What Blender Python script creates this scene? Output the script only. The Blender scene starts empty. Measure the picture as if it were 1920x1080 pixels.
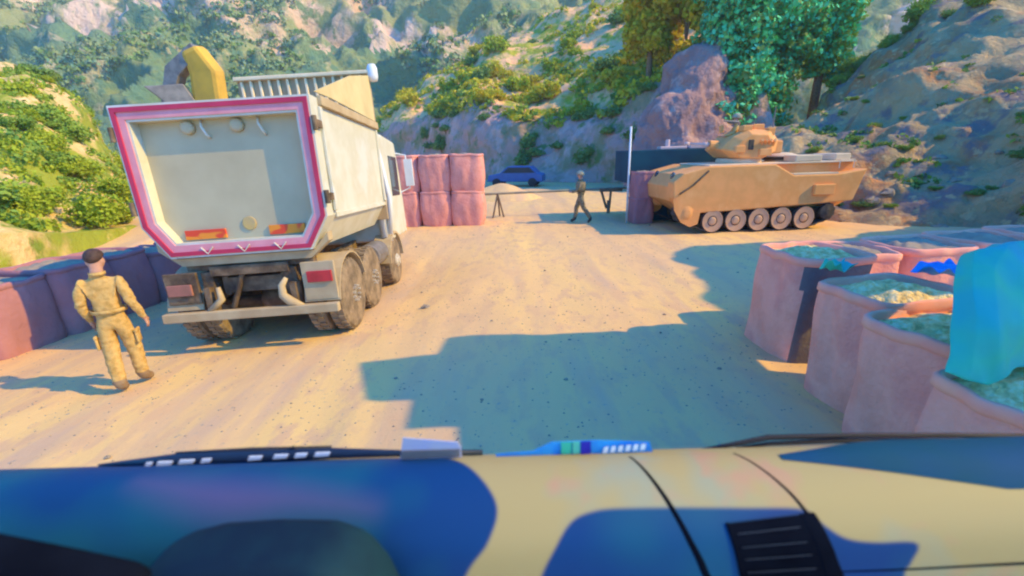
import bpy, math, random
import numpy as np
from math import sin, cos, pi, radians as RD
from mathutils import Vector, Matrix, Euler, noise
random.seed(7)
S = bpy.context.scene
C = S.collection

# ------------------------------------------------------------------ camera, world, sun, exposure
CF, CP, CH, CR = 804.0, .306, 2.456, .0306
cam = bpy.data.objects.new('camera', bpy.data.cameras.new('camera')); C.objects.link(cam)
cam.data.sensor_width = 36; cam.data.lens = CF / 1920 * 36
cam.data.clip_start = .05; cam.data.clip_end = 2000
cam.matrix_world = Matrix.Translation((0, 0, CH)) @ Matrix.Rotation(pi/2 - CP, 4, 'X') @ Matrix.Rotation(-CR, 4, 'Z')
cam.data.dof.use_dof = True; cam.data.dof.focus_distance = 6.5; cam.data.dof.aperture_fstop = 1.6
S.camera = cam
S.view_settings.view_transform = 'Standard'; S.view_settings.look = 'None'
S.view_settings.exposure = 1.25; S.view_settings.gamma = 1
try:
    S.cycles.pixel_filter_type = 'GAUSSIAN'; S.cycles.filter_width = 2.4
except Exception: pass

SUN_EL, SUN_AZ = RD(38), math.atan2(.978, -.19)          # azimuth clockwise from +Y
w = bpy.data.worlds.new('World'); S.world = w; w.use_nodes = True
nt = w.node_tree; bg = nt.nodes['Background']
sky = nt.nodes.new('ShaderNodeTexSky'); sky.sky_type = 'NISHITA'; sky.sun_disc = False
sky.sun_elevation = SUN_EL; sky.sun_rotation = SUN_AZ
hs = nt.nodes.new('ShaderNodeHueSaturation'); hs.inputs['Saturation'].default_value = 2.3; hs.inputs['Hue'].default_value = .488
nt.links.new(sky.outputs[0], hs.inputs['Color']); tn = nt.nodes.new('ShaderNodeMix'); tn.data_type = 'RGBA'; tn.blend_type = 'MULTIPLY'; tn.inputs[0].default_value = 1; tn.inputs[7].default_value = (.34, 1.0, 1.55, 1)
nt.links.new(hs.outputs[0], tn.inputs[6]); nt.links.new(tn.outputs[2], bg.inputs['Color'])
bg.inputs['Strength'].default_value = .15
sl = bpy.data.lights.new('sun', 'SUN'); sl.energy = 2.5; sl.angle = RD(.5); sl.color = (1.0, .64, .05)
sun = bpy.data.objects.new('sun', sl); C.objects.link(sun)
sd = Vector((sin(SUN_AZ)*cos(SUN_EL), cos(SUN_AZ)*cos(SUN_EL), sin(SUN_EL)))
sun.rotation_euler = sd.to_track_quat('Z', 'Y').to_euler()
sun.location = sd * 60

# ------------------------------------------------------------------ helpers
def at(u, v, y):
    """world point seen in direction (u,v) of the photograph at forward distance y"""
    c, s = cos(CR), sin(CR); a, b = u - 960, 540 - v
    a, b = c*a + s*b, -s*a + c*b
    r = Vector((a/CF, cos(CP) + b/CF*sin(CP), -sin(CP) + b/CF*cos(CP)))
    return r * (y / r.y) + Vector((0, 0, CH))

def tag(o, label=None, cat=None, group=None, kind=None):
    if label: o['label'] = label
    if cat: o['category'] = cat
    if group: o['group'] = group
    if kind: o['kind'] = kind
    return o

def empty(name, loc=(0, 0, 0), rot=(0, 0, 0)):
    o = bpy.data.objects.new(name, None); C.objects.link(o); o.location = loc; o.rotation_euler = rot
    o.empty_display_size = .2
    return o

def mesh_obj(name, V, F, mat, parent=None, smooth=False, bevel=0, mats=None, fm=None):
    me = bpy.data.meshes.new(name); me.from_pydata([tuple(v) for v in V], [], F); me.update()
    for m in (mats or [mat]): me.materials.append(m)
    if fm is not None: me.polygons.foreach_set('material_index', fm)
    if smooth: me.polygons.foreach_set('use_smooth', [True]*len(me.polygons))
    o = bpy.data.objects.new(name, me); C.objects.link(o)
    if parent: o.parent = parent
    if bevel:
        b = o.modifiers.new('bevel', 'BEVEL'); b.width = bevel; b.segments = 2; b.limit_method = 'ANGLE'; b.angle_limit = RD(35)
    return o

class MB:
    def __init__(s): s.V = []; s.F = []
    def add(s, V, F, M=None):
        n = len(s.V)
        s.V += [tuple(M @ Vector(v)) if M else tuple(v) for v in V]
        s.F += [[i + n for i in f] for f in F]; return s
    def box(s, a, b, M=None):
        x0, y0, z0 = a; x1, y1, z1 = b
        V = [(x0,y0,z0),(x1,y0,z0),(x1,y1,z0),(x0,y1,z0),(x0,y0,z1),(x1,y0,z1),(x1,y1,z1),(x0,y1,z1)]
        return s.add(V, [(0,3,2,1),(4,5,6,7),(0,1,5,4),(1,2,6,5),(2,3,7,6),(3,0,4,7)], M)
    def prism(s, pts, d0, d1, axis='y', M=None):
        """polygon pts (2d) extruded from d0 to d1 along axis"""
        n = len(pts)
        def P(p, d):
            return {'y': (p[0], d, p[1]), 'x': (d, p[0], p[1]), 'z': (p[0], p[1], d)}[axis]
        V = [P(p, d0) for p in pts] + [P(p, d1) for p in pts]
        F = [list(range(n)), list(range(2*n-1, n-1, -1))] + [(i, i+n, (i+1) % n + n, (i+1) % n) for i in range(n)]
        return s.add(V, F, M)
    def ring(s, A, B, d0, d1):
        """ring between outlines A (outer) and B (inner) in xz, from y=d0 to d1"""
        n = len(A)
        V = [(p[0], d0, p[1]) for p in A] + [(p[0], d0, p[1]) for p in B] + [(p[0], d1, p[1]) for p in A] + [(p[0], d1, p[1]) for p in B]
        F = []
        for i in range(n):
            j = (i+1) % n
            F += [(i, j, j+n, i+n), (i+2*n, i+3*n, j+3*n, j+2*n), (i, i+2*n, j+2*n, j), (i+n, j+n, j+3*n, i+3*n)]
        return s.add(V, F)
    def tube(s, P, r, n=10, caps=True):
        P = [Vector(p) for p in P]; R = r if isinstance(r, (list, tuple)) else [r]*len(P)
        base = len(s.V); prev = None
        for i, p in enumerate(P):
            t = (P[min(i+1, len(P)-1)] - P[max(i-1, 0)]).normalized()
            if prev is None:
                u = t.orthogonal().normalized()
            else:
                u = (prev - t * prev.dot(t)).normalized()
            prev = u; v = t.cross(u)
            for k in range(n):
                a = 2*pi*k/n; s.V.append(tuple(p + (u*cos(a) + v*sin(a))*R[i]))
        for i in range(len(P)-1):
            for k in range(n):
                a = base + i*n + k; b = base + i*n + (k+1) % n
                s.F.append([a, b, b+n, a+n])
        if caps:
            s.F.append([base + k for k in range(n)][::-1]); s.F.append([base + (len(P)-1)*n + k for k in range(n)])
        return s
    def lathe(s, prof, n=24, M=None):
        """profile of (radius, height) about local z"""
        V = []; F = []
        for r, h in prof:
            for k in range(n):
                a = 2*pi*k/n; V.append((r*cos(a), r*sin(a), h))
        for i in range(len(prof)-1):
            for k in range(n):
                a = i*n+k; b = i*n+(k+1) % n; F.append([a, b, b+n, a+n])
        F.append(list(range(n))[::-1]); F.append([(len(prof)-1)*n+k for k in range(n)])
        return s.add(V, F, M)
    def build(s, name, mat, parent=None, smooth=False, bevel=0): return mesh_obj(name, s.V, s.F, mat, parent, smooth, bevel)

def split(o):
    """make every loose piece of a part an object of its own"""
    me = o.data; par = list(range(len(me.vertices)))
    def f(i):
        while par[i] != i: par[i] = par[par[i]]; i = par[i]
        return i
    for e in me.edges:
        a, b = f(e.vertices[0]), f(e.vertices[1])
        if a != b: par[a] = b
    g = {}
    for p in me.polygons: g.setdefault(f(p.vertices[0]), []).append(p)
    L = []
    for k, ps in g.items():
        ix = {}; V = []; F = []
        for p in ps:
            q = []
            for v in p.vertices:
                if v not in ix: ix[v] = len(V); V.append(me.vertices[v].co.copy())
                q.append(ix[v])
            F.append(q)
        n = mesh_obj(o.name.split('.')[0], V, F, me.materials[0], o.parent, ps[0].use_smooth)
        for m in o.modifiers:
            if m.type == 'BEVEL':
                b = n.modifiers.new('bevel', 'BEVEL'); b.width = m.width; b.segments = 2; b.limit_method = 'ANGLE'; b.angle_limit = RD(35)
        L.append(n)
    bpy.data.objects.remove(o); return L

def fix_normals(o):
    import bmesh
    bm = bmesh.new(); bm.from_mesh(o.data); bmesh.ops.recalc_face_normals(bm, faces=bm.faces[:]); bm.to_mesh(o.data); bm.free(); return o

def inset(P, d):
    """inward offset of a convex polygon (any winding)"""
    n = len(P); area = sum(P[i][0]*P[(i+1) % n][1] - P[(i+1) % n][0]*P[i][1] for i in range(n)); sg = 1 if area > 0 else -1
    L = []
    for i in range(n):
        a, b = Vector(P[i]), Vector(P[(i+1) % n]); t = (b-a).normalized(); nn = Vector((-t.y, t.x))*sg
        L.append((a + nn*d, t))
    out = []
    for i in range(n):
        p, t = L[i-1]; q, u = L[i]; den = t.x*u.y - t.y*u.x
        k = ((q-p).x*u.y - (q-p).y*u.x)/den; out.append(tuple(p + t*k))
    return out

def copy_tree(o, parent=None):
    c = o.copy(); C.objects.link(c)
    if parent: c.parent = parent
    for ch in list(o.children): copy_tree(ch, c)
    return c

def sm(a, b, x):
    t = min(1, max(0, (x-a)/(b-a))); return t*t*(3-2*t)
def fbm(p, o=4): return noise.fractal(Vector(p), 1.0, 2.0, o)

# ------------------------------------------------------------------ materials
def mat(name, cols, scale=3, rough=.85, detail=4, stretch=(1, 1, 1), bump=0, bscale=20, metal=0, pos=None, spec=.3, transl=0):
    m = bpy.data.materials.new(name); m.use_nodes = True; t = m.node_tree; b = t.nodes['Principled BSDF']
    b.inputs['Roughness'].default_value = rough; b.inputs['Metallic'].default_value = metal
    b.inputs['Specular IOR Level'].default_value = spec
    tc = t.nodes.new('ShaderNodeTexCoord'); mp = t.nodes.new('ShaderNodeMapping'); mp.inputs['Scale'].default_value = stretch
    t.links.new(tc.outputs['Object'], mp.inputs['Vector'])
    if len(cols) == 1:
        cols = [cols[0], tuple(c*.8 for c in cols[0])]
    n = t.nodes.new('ShaderNodeTexNoise'); n.inputs['Scale'].default_value = scale; n.inputs['Detail'].default_value = detail
    n.inputs['Roughness'].default_value = .6
    r = t.nodes.new('ShaderNodeValToRGB'); t.links.new(mp.outputs[0], n.inputs['Vector']); t.links.new(n.outputs['Fac'], r.inputs['Fac'])
    el = r.color_ramp.elements
    while len(el) < len(cols): el.new(.5)
    for i, c in enumerate(cols):
        el[i].position = pos[i] if pos else .36 + .28*i/(len(cols)-1); el[i].color = (*c, 1)
    t.links.new(r.outputs[0], b.inputs['Base Color'])
    if bump:
        n2 = t.nodes.new('ShaderNodeTexNoise'); n2.inputs['Scale'].default_value = bscale; n2.inputs['Detail'].default_value = 5
        bp = t.nodes.new('ShaderNodeBump'); bp.inputs['Strength'].default_value = bump; bp.inputs['Distance'].default_value = .05
        t.links.new(tc.outputs['Object'], n2.inputs['Vector']); t.links.new(n2.outputs['Fac'], bp.inputs['Height']); t.links.new(bp.outputs[0], b.inputs['Normal'])
    if transl:
        tr = t.nodes.new('ShaderNodeBsdfTranslucent'); mx = t.nodes.new('ShaderNodeMixShader'); mx.inputs[0].default_value = transl
        t.links.new(r.outputs[0], tr.inputs['Color']); t.links.new(b.outputs[0], mx.inputs[1]); t.links.new(tr.outputs[0], mx.inputs[2])
        t.links.new(mx.outputs[0], t.nodes['Material Output'].inputs['Surface'])
    return m

def ramp_mix(t, a_out, b_col, noise_scale, lo, hi, coord, detail=5, stretch=(1, 1, 1), rough=.6):
    mp = t.nodes.new('ShaderNodeMapping'); mp.inputs['Scale'].default_value = stretch; t.links.new(coord, mp.inputs['Vector'])
    n = t.nodes.new('ShaderNodeTexNoise'); n.inputs['Scale'].default_value = noise_scale; n.inputs['Detail'].default_value = detail; n.inputs['Roughness'].default_value = rough
    t.links.new(mp.outputs[0], n.inputs['Vector'])
    r = t.nodes.new('ShaderNodeMapRange'); r.inputs['From Min'].default_value = lo; r.inputs['From Max'].default_value = hi
    t.links.new(n.outputs['Fac'], r.inputs['Value'])
    mx = t.nodes.new('ShaderNodeMix'); mx.data_type = 'RGBA'; t.links.new(r.outputs[0], mx.inputs[0]); t.links.new(a_out, mx.inputs[6])
    if isinstance(b_col, tuple): mx.inputs[7].default_value = (*b_col, 1)
    else: t.links.new(b_col, mx.inputs[7])
    return mx.outputs[2]

def terrain_mat(name, base, layers, bump=.6, bscale=1.2, bdist=.6, rough=.95):
    """layers: (colour, noise scale, lo, hi, stretch)"""
    m = bpy.data.materials.new(name); m.use_nodes = True; t = m.node_tree; b = t.nodes['Principled BSDF']
    b.inputs['Roughness'].default_value = rough; b.inputs['Specular IOR Level'].default_value = .15
    tc = t.nodes.new('ShaderNodeTexCoord'); c = t.nodes.new('ShaderNodeRGB'); c.outputs[0].default_value = (*base, 1); o = c.outputs[0]
    for i, (col, sc, lo, hi, st) in enumerate(layers): o = ramp_mix(t, o, col, sc, lo, hi, tc.outputs['Object'], stretch=st)
    t.links.new(o, b.inputs['Base Color'])
    n2 = t.nodes.new('ShaderNodeTexNoise'); n2.inputs['Scale'].default_value = bscale; n2.inputs['Detail'].default_value = 8; n2.inputs['Roughness'].default_value = .65
    bp = t.nodes.new('ShaderNodeBump'); bp.inputs['Strength'].default_value = bump; bp.inputs['Distance'].default_value = bdist
    t.links.new(tc.outputs['Object'], n2.inputs['Vector']); t.links.new(n2.outputs['Fac'], bp.inputs['Height']); t.links.new(bp.outputs[0], b.inputs['Normal'])
    return m
I3 = (1, 1, 1)
M = {}
M['sand'] = terrain_mat('sand', (.74, .47, .22), [((.82, .54, .20), .35, .42, .62, (1, .35, 1)), ((.62, .41, .24), .8, .5, .66, (1.6, .22, 1)),
                         ((.68, .43, .22), 3.5, .50, .62, (1, .5, 1)), ((.38, .31, .24), 14, .62, .74, I3)], bump=.35, bscale=9, bdist=.03)
M['left_hill'] = terrain_mat('sandy hill soil', (.85, .56, .24), [((.34, .36, .04), .28, .46, .54, I3), ((.92, .58, .28), .5, .54, .62, (1, 1, 2)), ((.24, .30, .04), 1.3, .54, .62, I3)], bump=.8, bscale=.8)
M['right_hill'] = terrain_mat('scrubby hill soil', (.80, .52, .22), [((.42, .40, .04), .16, .46, .54, (1, 1, 1.5)), ((.95, .52, .26), .32, .47, .55, (1, 1, 2)), ((.26, .32, .04), .9, .55, .62, I3)], bump=.8, bscale=.5, bdist=1)
M['cut'] = terrain_mat('grey rock cutting', (.62, .36, .30), [((.40, .30, .16), .3, .46, .58, I3), ((.72, .44, .36), .7, .52, .62, (1, 1, .4)), ((.18, .24, .07), .8, .56, .66, I3)], bump=.9, bscale=.9, bdist=.8)
M['mountain'] = terrain_mat('mountain rock', (.78, .52, .34), [((.36, .36, .14), .022, .46, .52, (1, 1, 1.3)), ((.22, .28, .12), .09, .52, .60, I3), ((.88, .60, .44), .04, .54, .60, (1, 1, .6)), ((.24, .30, .12), .3, .58, .66, I3)], bump=1, bscale=.16, bdist=4)
M['mountain_green'] = terrain_mat('green mountainside', (.30, .34, .13), [((.20, .30, .14), .05, .44, .56, I3), ((.55, .46, .24), .12, .56, .62, I3), ((.16, .27, .15), .35, .5, .6, I3)], bump=1, bscale=.3, bdist=3)
M['outcrop'] = terrain_mat('mauve rock', (.44, .26, .23), [((.36, .21, .19), .5, .45, .6, (1, 1, .5)), ((.56, .36, .31), .9, .54, .64, I3)], bump=.9, bscale=.8, bdist=.8)
M['bank'] = terrain_mat('bare earth bank', (.60, .42, .21), [((.40, .30, .17), .28, .44, .58, I3), ((.56, .26, .11), .45, .53, .63, (1, 1, .6)), ((.28, .22, .20), .8, .52, .62, I3),
                         ((.36, .30, .16), 1.1, .58, .68, I3), ((.66, .48, .25), 2.2, .58, .66, I3)], bump=1, bscale=1.3, bdist=.5)
M['white_paint'] = mat('cream truck paint', [(.70, .68, .58), (.62, .59, .46), (.70, .69, .62)], 1.2, .45, spec=.4)
M['panel_paint'] = mat('pale tailgate paint', [(.54, .47, .30), (.47, .40, .25)], 1.3, .5)
M['red_paint'] = mat('crimson frame paint', [(.58, .04, .10), (.48, .03, .08)], 2, .4)
M['pink_paint'] = mat('faded pink frame paint', [(.80, .34, .38), (.72, .26, .30)], 3, .5)
M['tan_tarp'] = mat('tan cover', [(.68, .55, .28), (.58, .45, .22)], 1.5, .8, bump=.3, bscale=4)
M['ribbed'] = mat('pale ribbed headboard', [(.50, .36, .22), (.42, .30, .17)], 2, .7)
M['rib_cream'] = mat('cream rib paint', [(.90, .72, .48), (.82, .62, .38)], 2, .7)
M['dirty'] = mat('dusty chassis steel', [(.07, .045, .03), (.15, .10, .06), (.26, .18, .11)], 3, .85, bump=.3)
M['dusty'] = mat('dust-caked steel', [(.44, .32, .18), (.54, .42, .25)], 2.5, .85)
M['tyre'] = mat('dusty tyre rubber', [(.16, .12, .08), (.34, .25, .16)], 5, .9, bump=.3)
M['rim'] = mat('dusty wheel rim', [(.45, .40, .33), (.58, .52, .42)], 4, .7)
M['rubber'] = mat('dark rubber', [(.02, .02, .022), (.035, .035, .04)], 4, .7)
M['orange_refl'] = mat('orange red reflective plate', [(.85, .28, .03), (.75, .07, .03)], 5.5, .35, detail=0, stretch=(1, 1, 2), pos=[.47, .55])
M['yellow_badge'] = mat('yellow badge', [(.62, .42, .14), (.52, .38, .18)], 6, .5)
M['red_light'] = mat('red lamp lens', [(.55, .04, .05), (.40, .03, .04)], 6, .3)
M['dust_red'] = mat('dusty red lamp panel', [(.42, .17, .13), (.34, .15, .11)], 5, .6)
M['glass'] = mat('dark glass', [(.03, .05, .06), (.04, .06, .07)], 2, .08, spec=.6)
M['mirror_white'] = mat('white plastic', [(.75, .78, .80), (.68, .70, .72)], 3, .4)
M['digger'] = mat('yellow digger paint', [(.72, .42, .06), (.58, .34, .06)], 2, .75)
M['steel'] = mat('grey worn steel', [(.20, .18, .17), (.30, .27, .25)], 5, .6, metal=.4)
M['armour'] = mat('sand orange armour paint', [(.92, .40, .13), (.82, .36, .11), (.90, .44, .16)], 1.1, .6, spec=.25)
M['armour_top'] = mat('paler armour top paint', [(.80, .62, .42), (.68, .54, .36)], 2, .8)  # paler tone for parts on top of the hull
M['track'] = mat('track rubber and steel', [(.035, .03, .028), (.09, .075, .06)], 8, .8)
M['roadwheel'] = mat('dusty road wheel', [(.52, .32, .20), (.60, .38, .24)], 3, .8)
M['bag'] = mat('red brown sand-filled fabric', [(.72, .27, .20), (.82, .34, .27), (.76, .29, .23)], 2.2, .95, bump=.35, bscale=16)
M['bag_near'] = mat('faded red barrier fabric', [(.88, .34, .24), (.95, .40, .29), (.85, .32, .24)], 1.8, .95, bump=.35, bscale=25)
M['bag_rim'] = mat('folded pink fabric rim', [(.95, .36, .26), (.95, .44, .30)], 4, .95)
M['bag_front_shade'] = mat('shaded grey front fabric', [(.13, .12, .13), (.18, .16, .16)], 3, .95, bump=.3, bscale=25)  # front-face shade put into the fabric colour
M['bag_shade'] = mat('shade-darkened mauve fabric', [(.36, .16, .18), (.44, .20, .21)], 1.2, .95, bump=.35, bscale=12)  # same barrier fabric, its shade darkened into the colour
M['gravel'] = mat('pale rubble fill', [(.66, .46, .16), (.94, .70, .28), (1.0, .86, .46)], 14, .95, bump=1, bscale=24)
M['teal'] = mat('teal tarpaulin', [(.03, .46, .40), (.05, .54, .32), (.03, .42, .46)], 1.1, .55, bump=.2, bscale=5)
M['booth'] = mat('dark teal painted sheet', [(.003, .04, .075), (.005, .065, .10)], 1.2, .9)
M['wire'] = mat('galvanised mesh wire', [(.40, .36, .32), (.3, .27, .24)], 20, .5, metal=.6)
M['timber'] = mat('weathered timber', [(.16, .12, .08), (.24, .18, .12)], 6, .85)
M['barrier'] = mat('pale painted barrier bar', [(.42, .36, .22), (.20, .18, .14)], 1.2, .7)
M['uniform'] = mat('tan camouflage cloth', [(.44, .27, .08), (.56, .34, .11), (.60, .39, .14), (.48, .30, .10)], 10, .95, bump=.3, bscale=14)
M['uniform_dk'] = mat('olive camouflage cloth', [(.16, .14, .08), (.26, .21, .13), (.12, .11, .07)], 8, .95)
M['skin'] = mat('skin', [(.50, .26, .18), (.56, .30, .21)], 9, .6)
M['boots'] = mat('tan boot leather', [(.26, .17, .10), (.34, .23, .13)], 8, .8)
M['boots_dk'] = mat('dark boot leather', [(.04, .035, .03), (.06, .05, .04)], 8, .7)
M['hair'] = mat('dark hair', [(.05, .03, .025), (.09, .05, .04)], 30, .7)
M['helmet'] = mat('pale helmet cloth', [(.42, .38, .26), (.32, .29, .20)], 9, .9)
M['bark'] = mat('brown bark', [(.20, .13, .08), (.32, .22, .14)], 9, .95, bump=.5)
M['leaf_yel'] = mat('yellow green leaves', [(.30, .42, .03), (.46, .50, .03), (.20, .34, .03)], .7, .8, transl=.25)
M['leaf_sun'] = mat('sunlit yellow leaves', [(.46, .46, .03), (.66, .54, .03), (.34, .42, .03)], .6, .8, transl=.25)
M['leaf_mid'] = mat('mid green leaves', [(.20, .34, .05), (.30, .40, .05), (.14, .29, .06)], .6, .8, transl=.2)
M['leaf_dark'] = mat('dark olive leaves', [(.16, .28, .07), (.26, .34, .07)], .5, .85, transl=.15)
M['leaf_teal'] = mat('deep blue green leaves', [(.06, .60, .32), (.16, .70, .26), (.05, .48, .38)], .5, .8, transl=.15)
M['leaf_gold'] = mat('golden yellow leaves', [(.62, .50, .02), (.72, .54, .03), (.42, .42, .02)], .8, .8, transl=.25)
M['leaf_far'] = mat('distant shrub leaves', [(.18, .28, .13), (.30, .34, .13), (.13, .26, .16)], .06, .9)
M['dash_beige'] = mat('beige dashboard plastic', [(.50, .44, .26), (.46, .44, .31), (.56, .46, .26)], 3, .45, spec=.4)
M['dash_blue'] = mat('navy blue dashboard plastic', [(.012, .09, .30), (.008, .06, .22), (.012, .12, .30)], 2.5, .5, spec=.3)
M['dash_mauve'] = mat('mauve dashboard highlight', [(.26, .20, .28), (.20, .19, .34)], 4, .5)
M['black_plastic'] = mat('black plastic', [(.003, .004, .008), (.006, .008, .014)], 6, .9, spec=.01)
M['slate_plastic'] = mat('dark slate plastic', [(.010, .045, .055), (.006, .018, .035)], 4, .75, spec=.12)
M['teal_pad'] = mat('blue teal pad', [(.006, .07, .11), (.006, .06, .20)], 1.5, .8, spec=.15)
M['blue_card'] = mat('blue card', [(.02, .22, .70), (.03, .35, .75)], 12, .5)
M['lilac'] = mat('milky lilac plastic', [(.48, .48, .66), (.56, .54, .60)], 20, .4)
M['white'] = mat('white print', [(.85, .86, .84), (.78, .80, .80)], 20, .5)
M['green_card'] = mat('green print', [(.10, .55, .35), (.12, .60, .45)], 20, .5)
M['navy_card'] = mat('navy print', [(.02, .02, .35), (.03, .03, .42)], 20, .5)
M['steel_slat'] = mat('grey louvre plastic', [(.03, .04, .055), (.04, .05, .07)], 5, .6)
M['navy_rubber'] = mat('navy rubber', [(.01, .02, .05), (.015, .035, .07)], 5, .5)
M['stone'] = mat('brown stone', [(.36, .29, .2), (.27, .22, .17)], 6, .9)
M['shade_wall'] = mat('grey shading canvas', [(.36, .30, .22), (.28, .24, .18)], 3, .95, bump=.4, bscale=12)
M['pale_cloth'] = mat('pale pink cloth', [(.70, .50, .48), (.62, .45, .40)], 5, .9)
M['blue_paint'] = mat('blue vehicle paint', [(.06, .15, .36), (.05, .12, .30)], 2, .4)

# ------------------------------------------------------------------ ground and terrain
def gz(x, y):
    z = -.17*sm(.3, -2.4, x)*sm(14.5, 10.5, y) - .03*max(0, min(-x-2.5, 6))*sm(15, 11, y)
    z -= .16*math.exp(-((y-9.6)/1.9)**2)*sm(-.8, -2.6, x)
    z += .95*sm(-8.9, -9.6, x)*sm(2, 4, y)*sm(60, 24, y) + .5*sm(-13, -19, x)*sm(30, 18, y)
    return z

def ground():
    xs = np.unique(np.concatenate([np.linspace(-420, -40, 12), np.linspace(-40, -14, 27), np.linspace(-14, 14, 225), np.linspace(14, 40, 27), np.linspace(40, 420, 12)]))
    ys = np.unique(np.concatenate([np.linspace(-300, -10, 8), np.linspace(-10, 1, 12), np.linspace(1, 20, 191), np.linspace(20, 60, 81), np.linspace(60, 500, 12)]))
    V = []; nx = len(xs)
    for y in ys:
        for x in xs:
            z = gz(x, y)
            if -15 < x < 15 and 0 < y < 60:
                z += .018*fbm((x*.9, y*.5, 1)) + .02*fbm((x*2.2, y*.35, 4), 3)
            V.append((x, y, z))
    F = [(j*nx+i, j*nx+i+1, (j+1)*nx+i+1, (j+1)*nx+i) for j in range(len(ys)-1) for i in range(nx-1)]
    tag(mesh_obj('ground', V, F, M['sand'], smooth=True), kind='structure')
ground()

SURF = {}
def terrain(name, rows, mat_, nu, nv, amp, nscale, ridged=False, seed=0, lock=0, edge=None, mats=None, mfun=None):
    """surface lofted through rows of world points (foot first), roughened along its normal"""
    rows = [[Vector(p) for p in r] for r in rows]
    def cr(P, t):
        n = len(P)-1; t = min(max(t, 0), n-1e-6); i = int(t); f = t-i
        p0, p1, p2, p3 = P[max(i-1, 0)], P[i], P[i+1], P[min(i+2, n)]
        return .5*((2*p1) + (p2-p0)*f + (2*p0-5*p1+4*p2-p3)*f*f + (3*p1-p0-3*p2+p3)*f**3)
    G = []
    for j in range(nv+1):
        tv = j/nv*(len(rows)-1); row = []
        for i in range(nu+1):
            col = [cr(r, i/nu*(len(r)-1)) for r in rows]
            row.append(cr(col, tv))
        G.append(row)
    out = []
    for j in range(nv+1):
        for i in range(nu+1):
            a = G[j][min(i+1, nu)] - G[j][max(i-1, 0)]; b = G[min(j+1, nv)][i] - G[max(j-1, 0)][i]
            n = a.cross(b).normalized()
            if n.z < 0: n = -n
            p = G[j][i]; q = p*nscale + Vector((seed*7.3, seed*3.1, 0))
            d = fbm(q, 7)
            if ridged: d = (1 - abs(fbm(q, 6))*2.2) - .5 + .35*fbm(q*3.1, 5)
            e = sm(0, .12, j/nv)*.85 + .15
            out.append(p + n*d*amp*e - Vector((0, 0, 1.2 if j == 0 else 0)))
    F = [(j*(nu+1)+i, j*(nu+1)+i+1, (j+1)*(nu+1)+i+1, (j+1)*(nu+1)+i) for j in range(nv) for i in range(nu)]
    fm = None
    if mfun: fm = [mfun((k % nu)/nu, (k//nu)/nv, out[F[k][0]]) for k in range(len(F))]
    o = mesh_obj(name, out, F, mat_, mats=mats, fm=fm, smooth=True)
    tag(o, kind='structure')
    SURF[name] = (out, nu, nv)
    return o
def surf_pt(name, a, b):
    out, nu, nv = SURF[name]; return out[int(b*nv)*(nu+1) + int(a*nu)]

P_ = lambda L: [at(*a) for a in L]
US = [-500, -150, 200, 450, 700, 950, 1200, 1500, 1900]
def mtn_mat(a, b, p):
    q = noise.noise(Vector((p.x*.03, p.y*.03, p.z*.05))) + .5*noise.noise(Vector((p.x*.11, p.y*.11, p.z*.16)))
    k = (p.z - 27)/26 + .9*q + (.0 if p.x/p.y > -.55 else -.55)
    return 0 if k > .12 else 1
terrain('mountain', [P_([(u, 350, 84 + 6*sin(u*.01)) for u in US]), P_([(u, 265, 96 + 9*sin(u*.013)) for u in US]), P_([(u, 170, 122 + 14*sin(u*.011+1)) for u in US]),
                     P_([(u, 80, 150 + 16*sin(u*.009+2)) for u in US]), P_([(u, -20, 185 + 16*sin(u*.012)) for u in US]), P_([(u, -140, 235) for u in US])],
        M['mountain'], 300, 150, 7.5, .035, ridged=True, seed=2, mats=[M['mountain'], M['mountain_green']], mfun=mtn_mat)
terrain('left_hill', [P_([(-600, 520, 5.2), (-300, 470, 6.4), (0, 446, 8.2), (120, 434, 9.8), (240, 425, 12.0), (330, 415, 15), (420, 380, 24), (540, 335, 42)]),
                      P_([(-600, 340, 9), (-300, 330, 10), (0, 335, 11.5), (110, 345, 13), (215, 375, 15), (310, 370, 20), (410, 350, 29), (530, 325, 46)]),
                      P_([(-600, 190, 13), (-300, 200, 14), (0, 225, 16.5), (90, 240, 18), (175, 290, 20), (255, 340, 25), (380, 335, 35), (510, 320, 50)]),
                      P_([(-600, 40, 22), (-300, 60, 23), (0, 118, 25), (85, 152, 26), (160, 205, 27), (222, 300, 30), (340, 322, 42), (490, 315, 56)]),
                      P_([(-600, 90, 34), (-300, 110, 34), (0, 160, 35), (80, 190, 36), (150, 240, 37), (210, 325, 40), (320, 330, 52), (470, 322, 62)])],
        M['left_hill'], 190, 130, .55, .35, seed=3)
def cutmat(a, b, p): return 1 if b < .27 + .05*noise.noise(Vector(p)*.25) else 0
terrain('right_hill', [P_([(690, 306, 64), (800, 308, 55), (900, 322, 44), (1000, 338, 37.5), (1100, 342, 35), (1200, 338, 32), (1320, 334, 29), (1480, 330, 27)]),
                       P_([(700, 252, 66), (800, 215, 57), (880, 190, 51), (960, 222, 45), (1060, 212, 41), (1160, 190, 37.5), (1270, 150, 34), (1420, 120, 32)]),
                       P_([(705, 238, 72), (810, 170, 69), (900, 130, 66), (1000, 140, 60), (1100, 120, 55), (1200, 85, 50), (1310, 40, 46), (1450, 0, 42)]),
                       P_([(710, 232, 80), (820, 148, 80), (915, 95, 82), (1010, 50, 84), (1110, -10, 84), (1230, -60, 80), (1360, -110, 70), (1500, -150, 60)]),
                       P_([(710, 236, 100), (830, 160, 100), (930, 105, 105), (1030, 60, 108), (1130, 0, 108), (1260, -60, 100), (1400, -110, 90), (1560, -150, 80)])],
        M['right_hill'], 220, 150, 1.5, .13, seed=5, mats=[M['right_hill'], M['cut']], mfun=cutmat)
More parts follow.
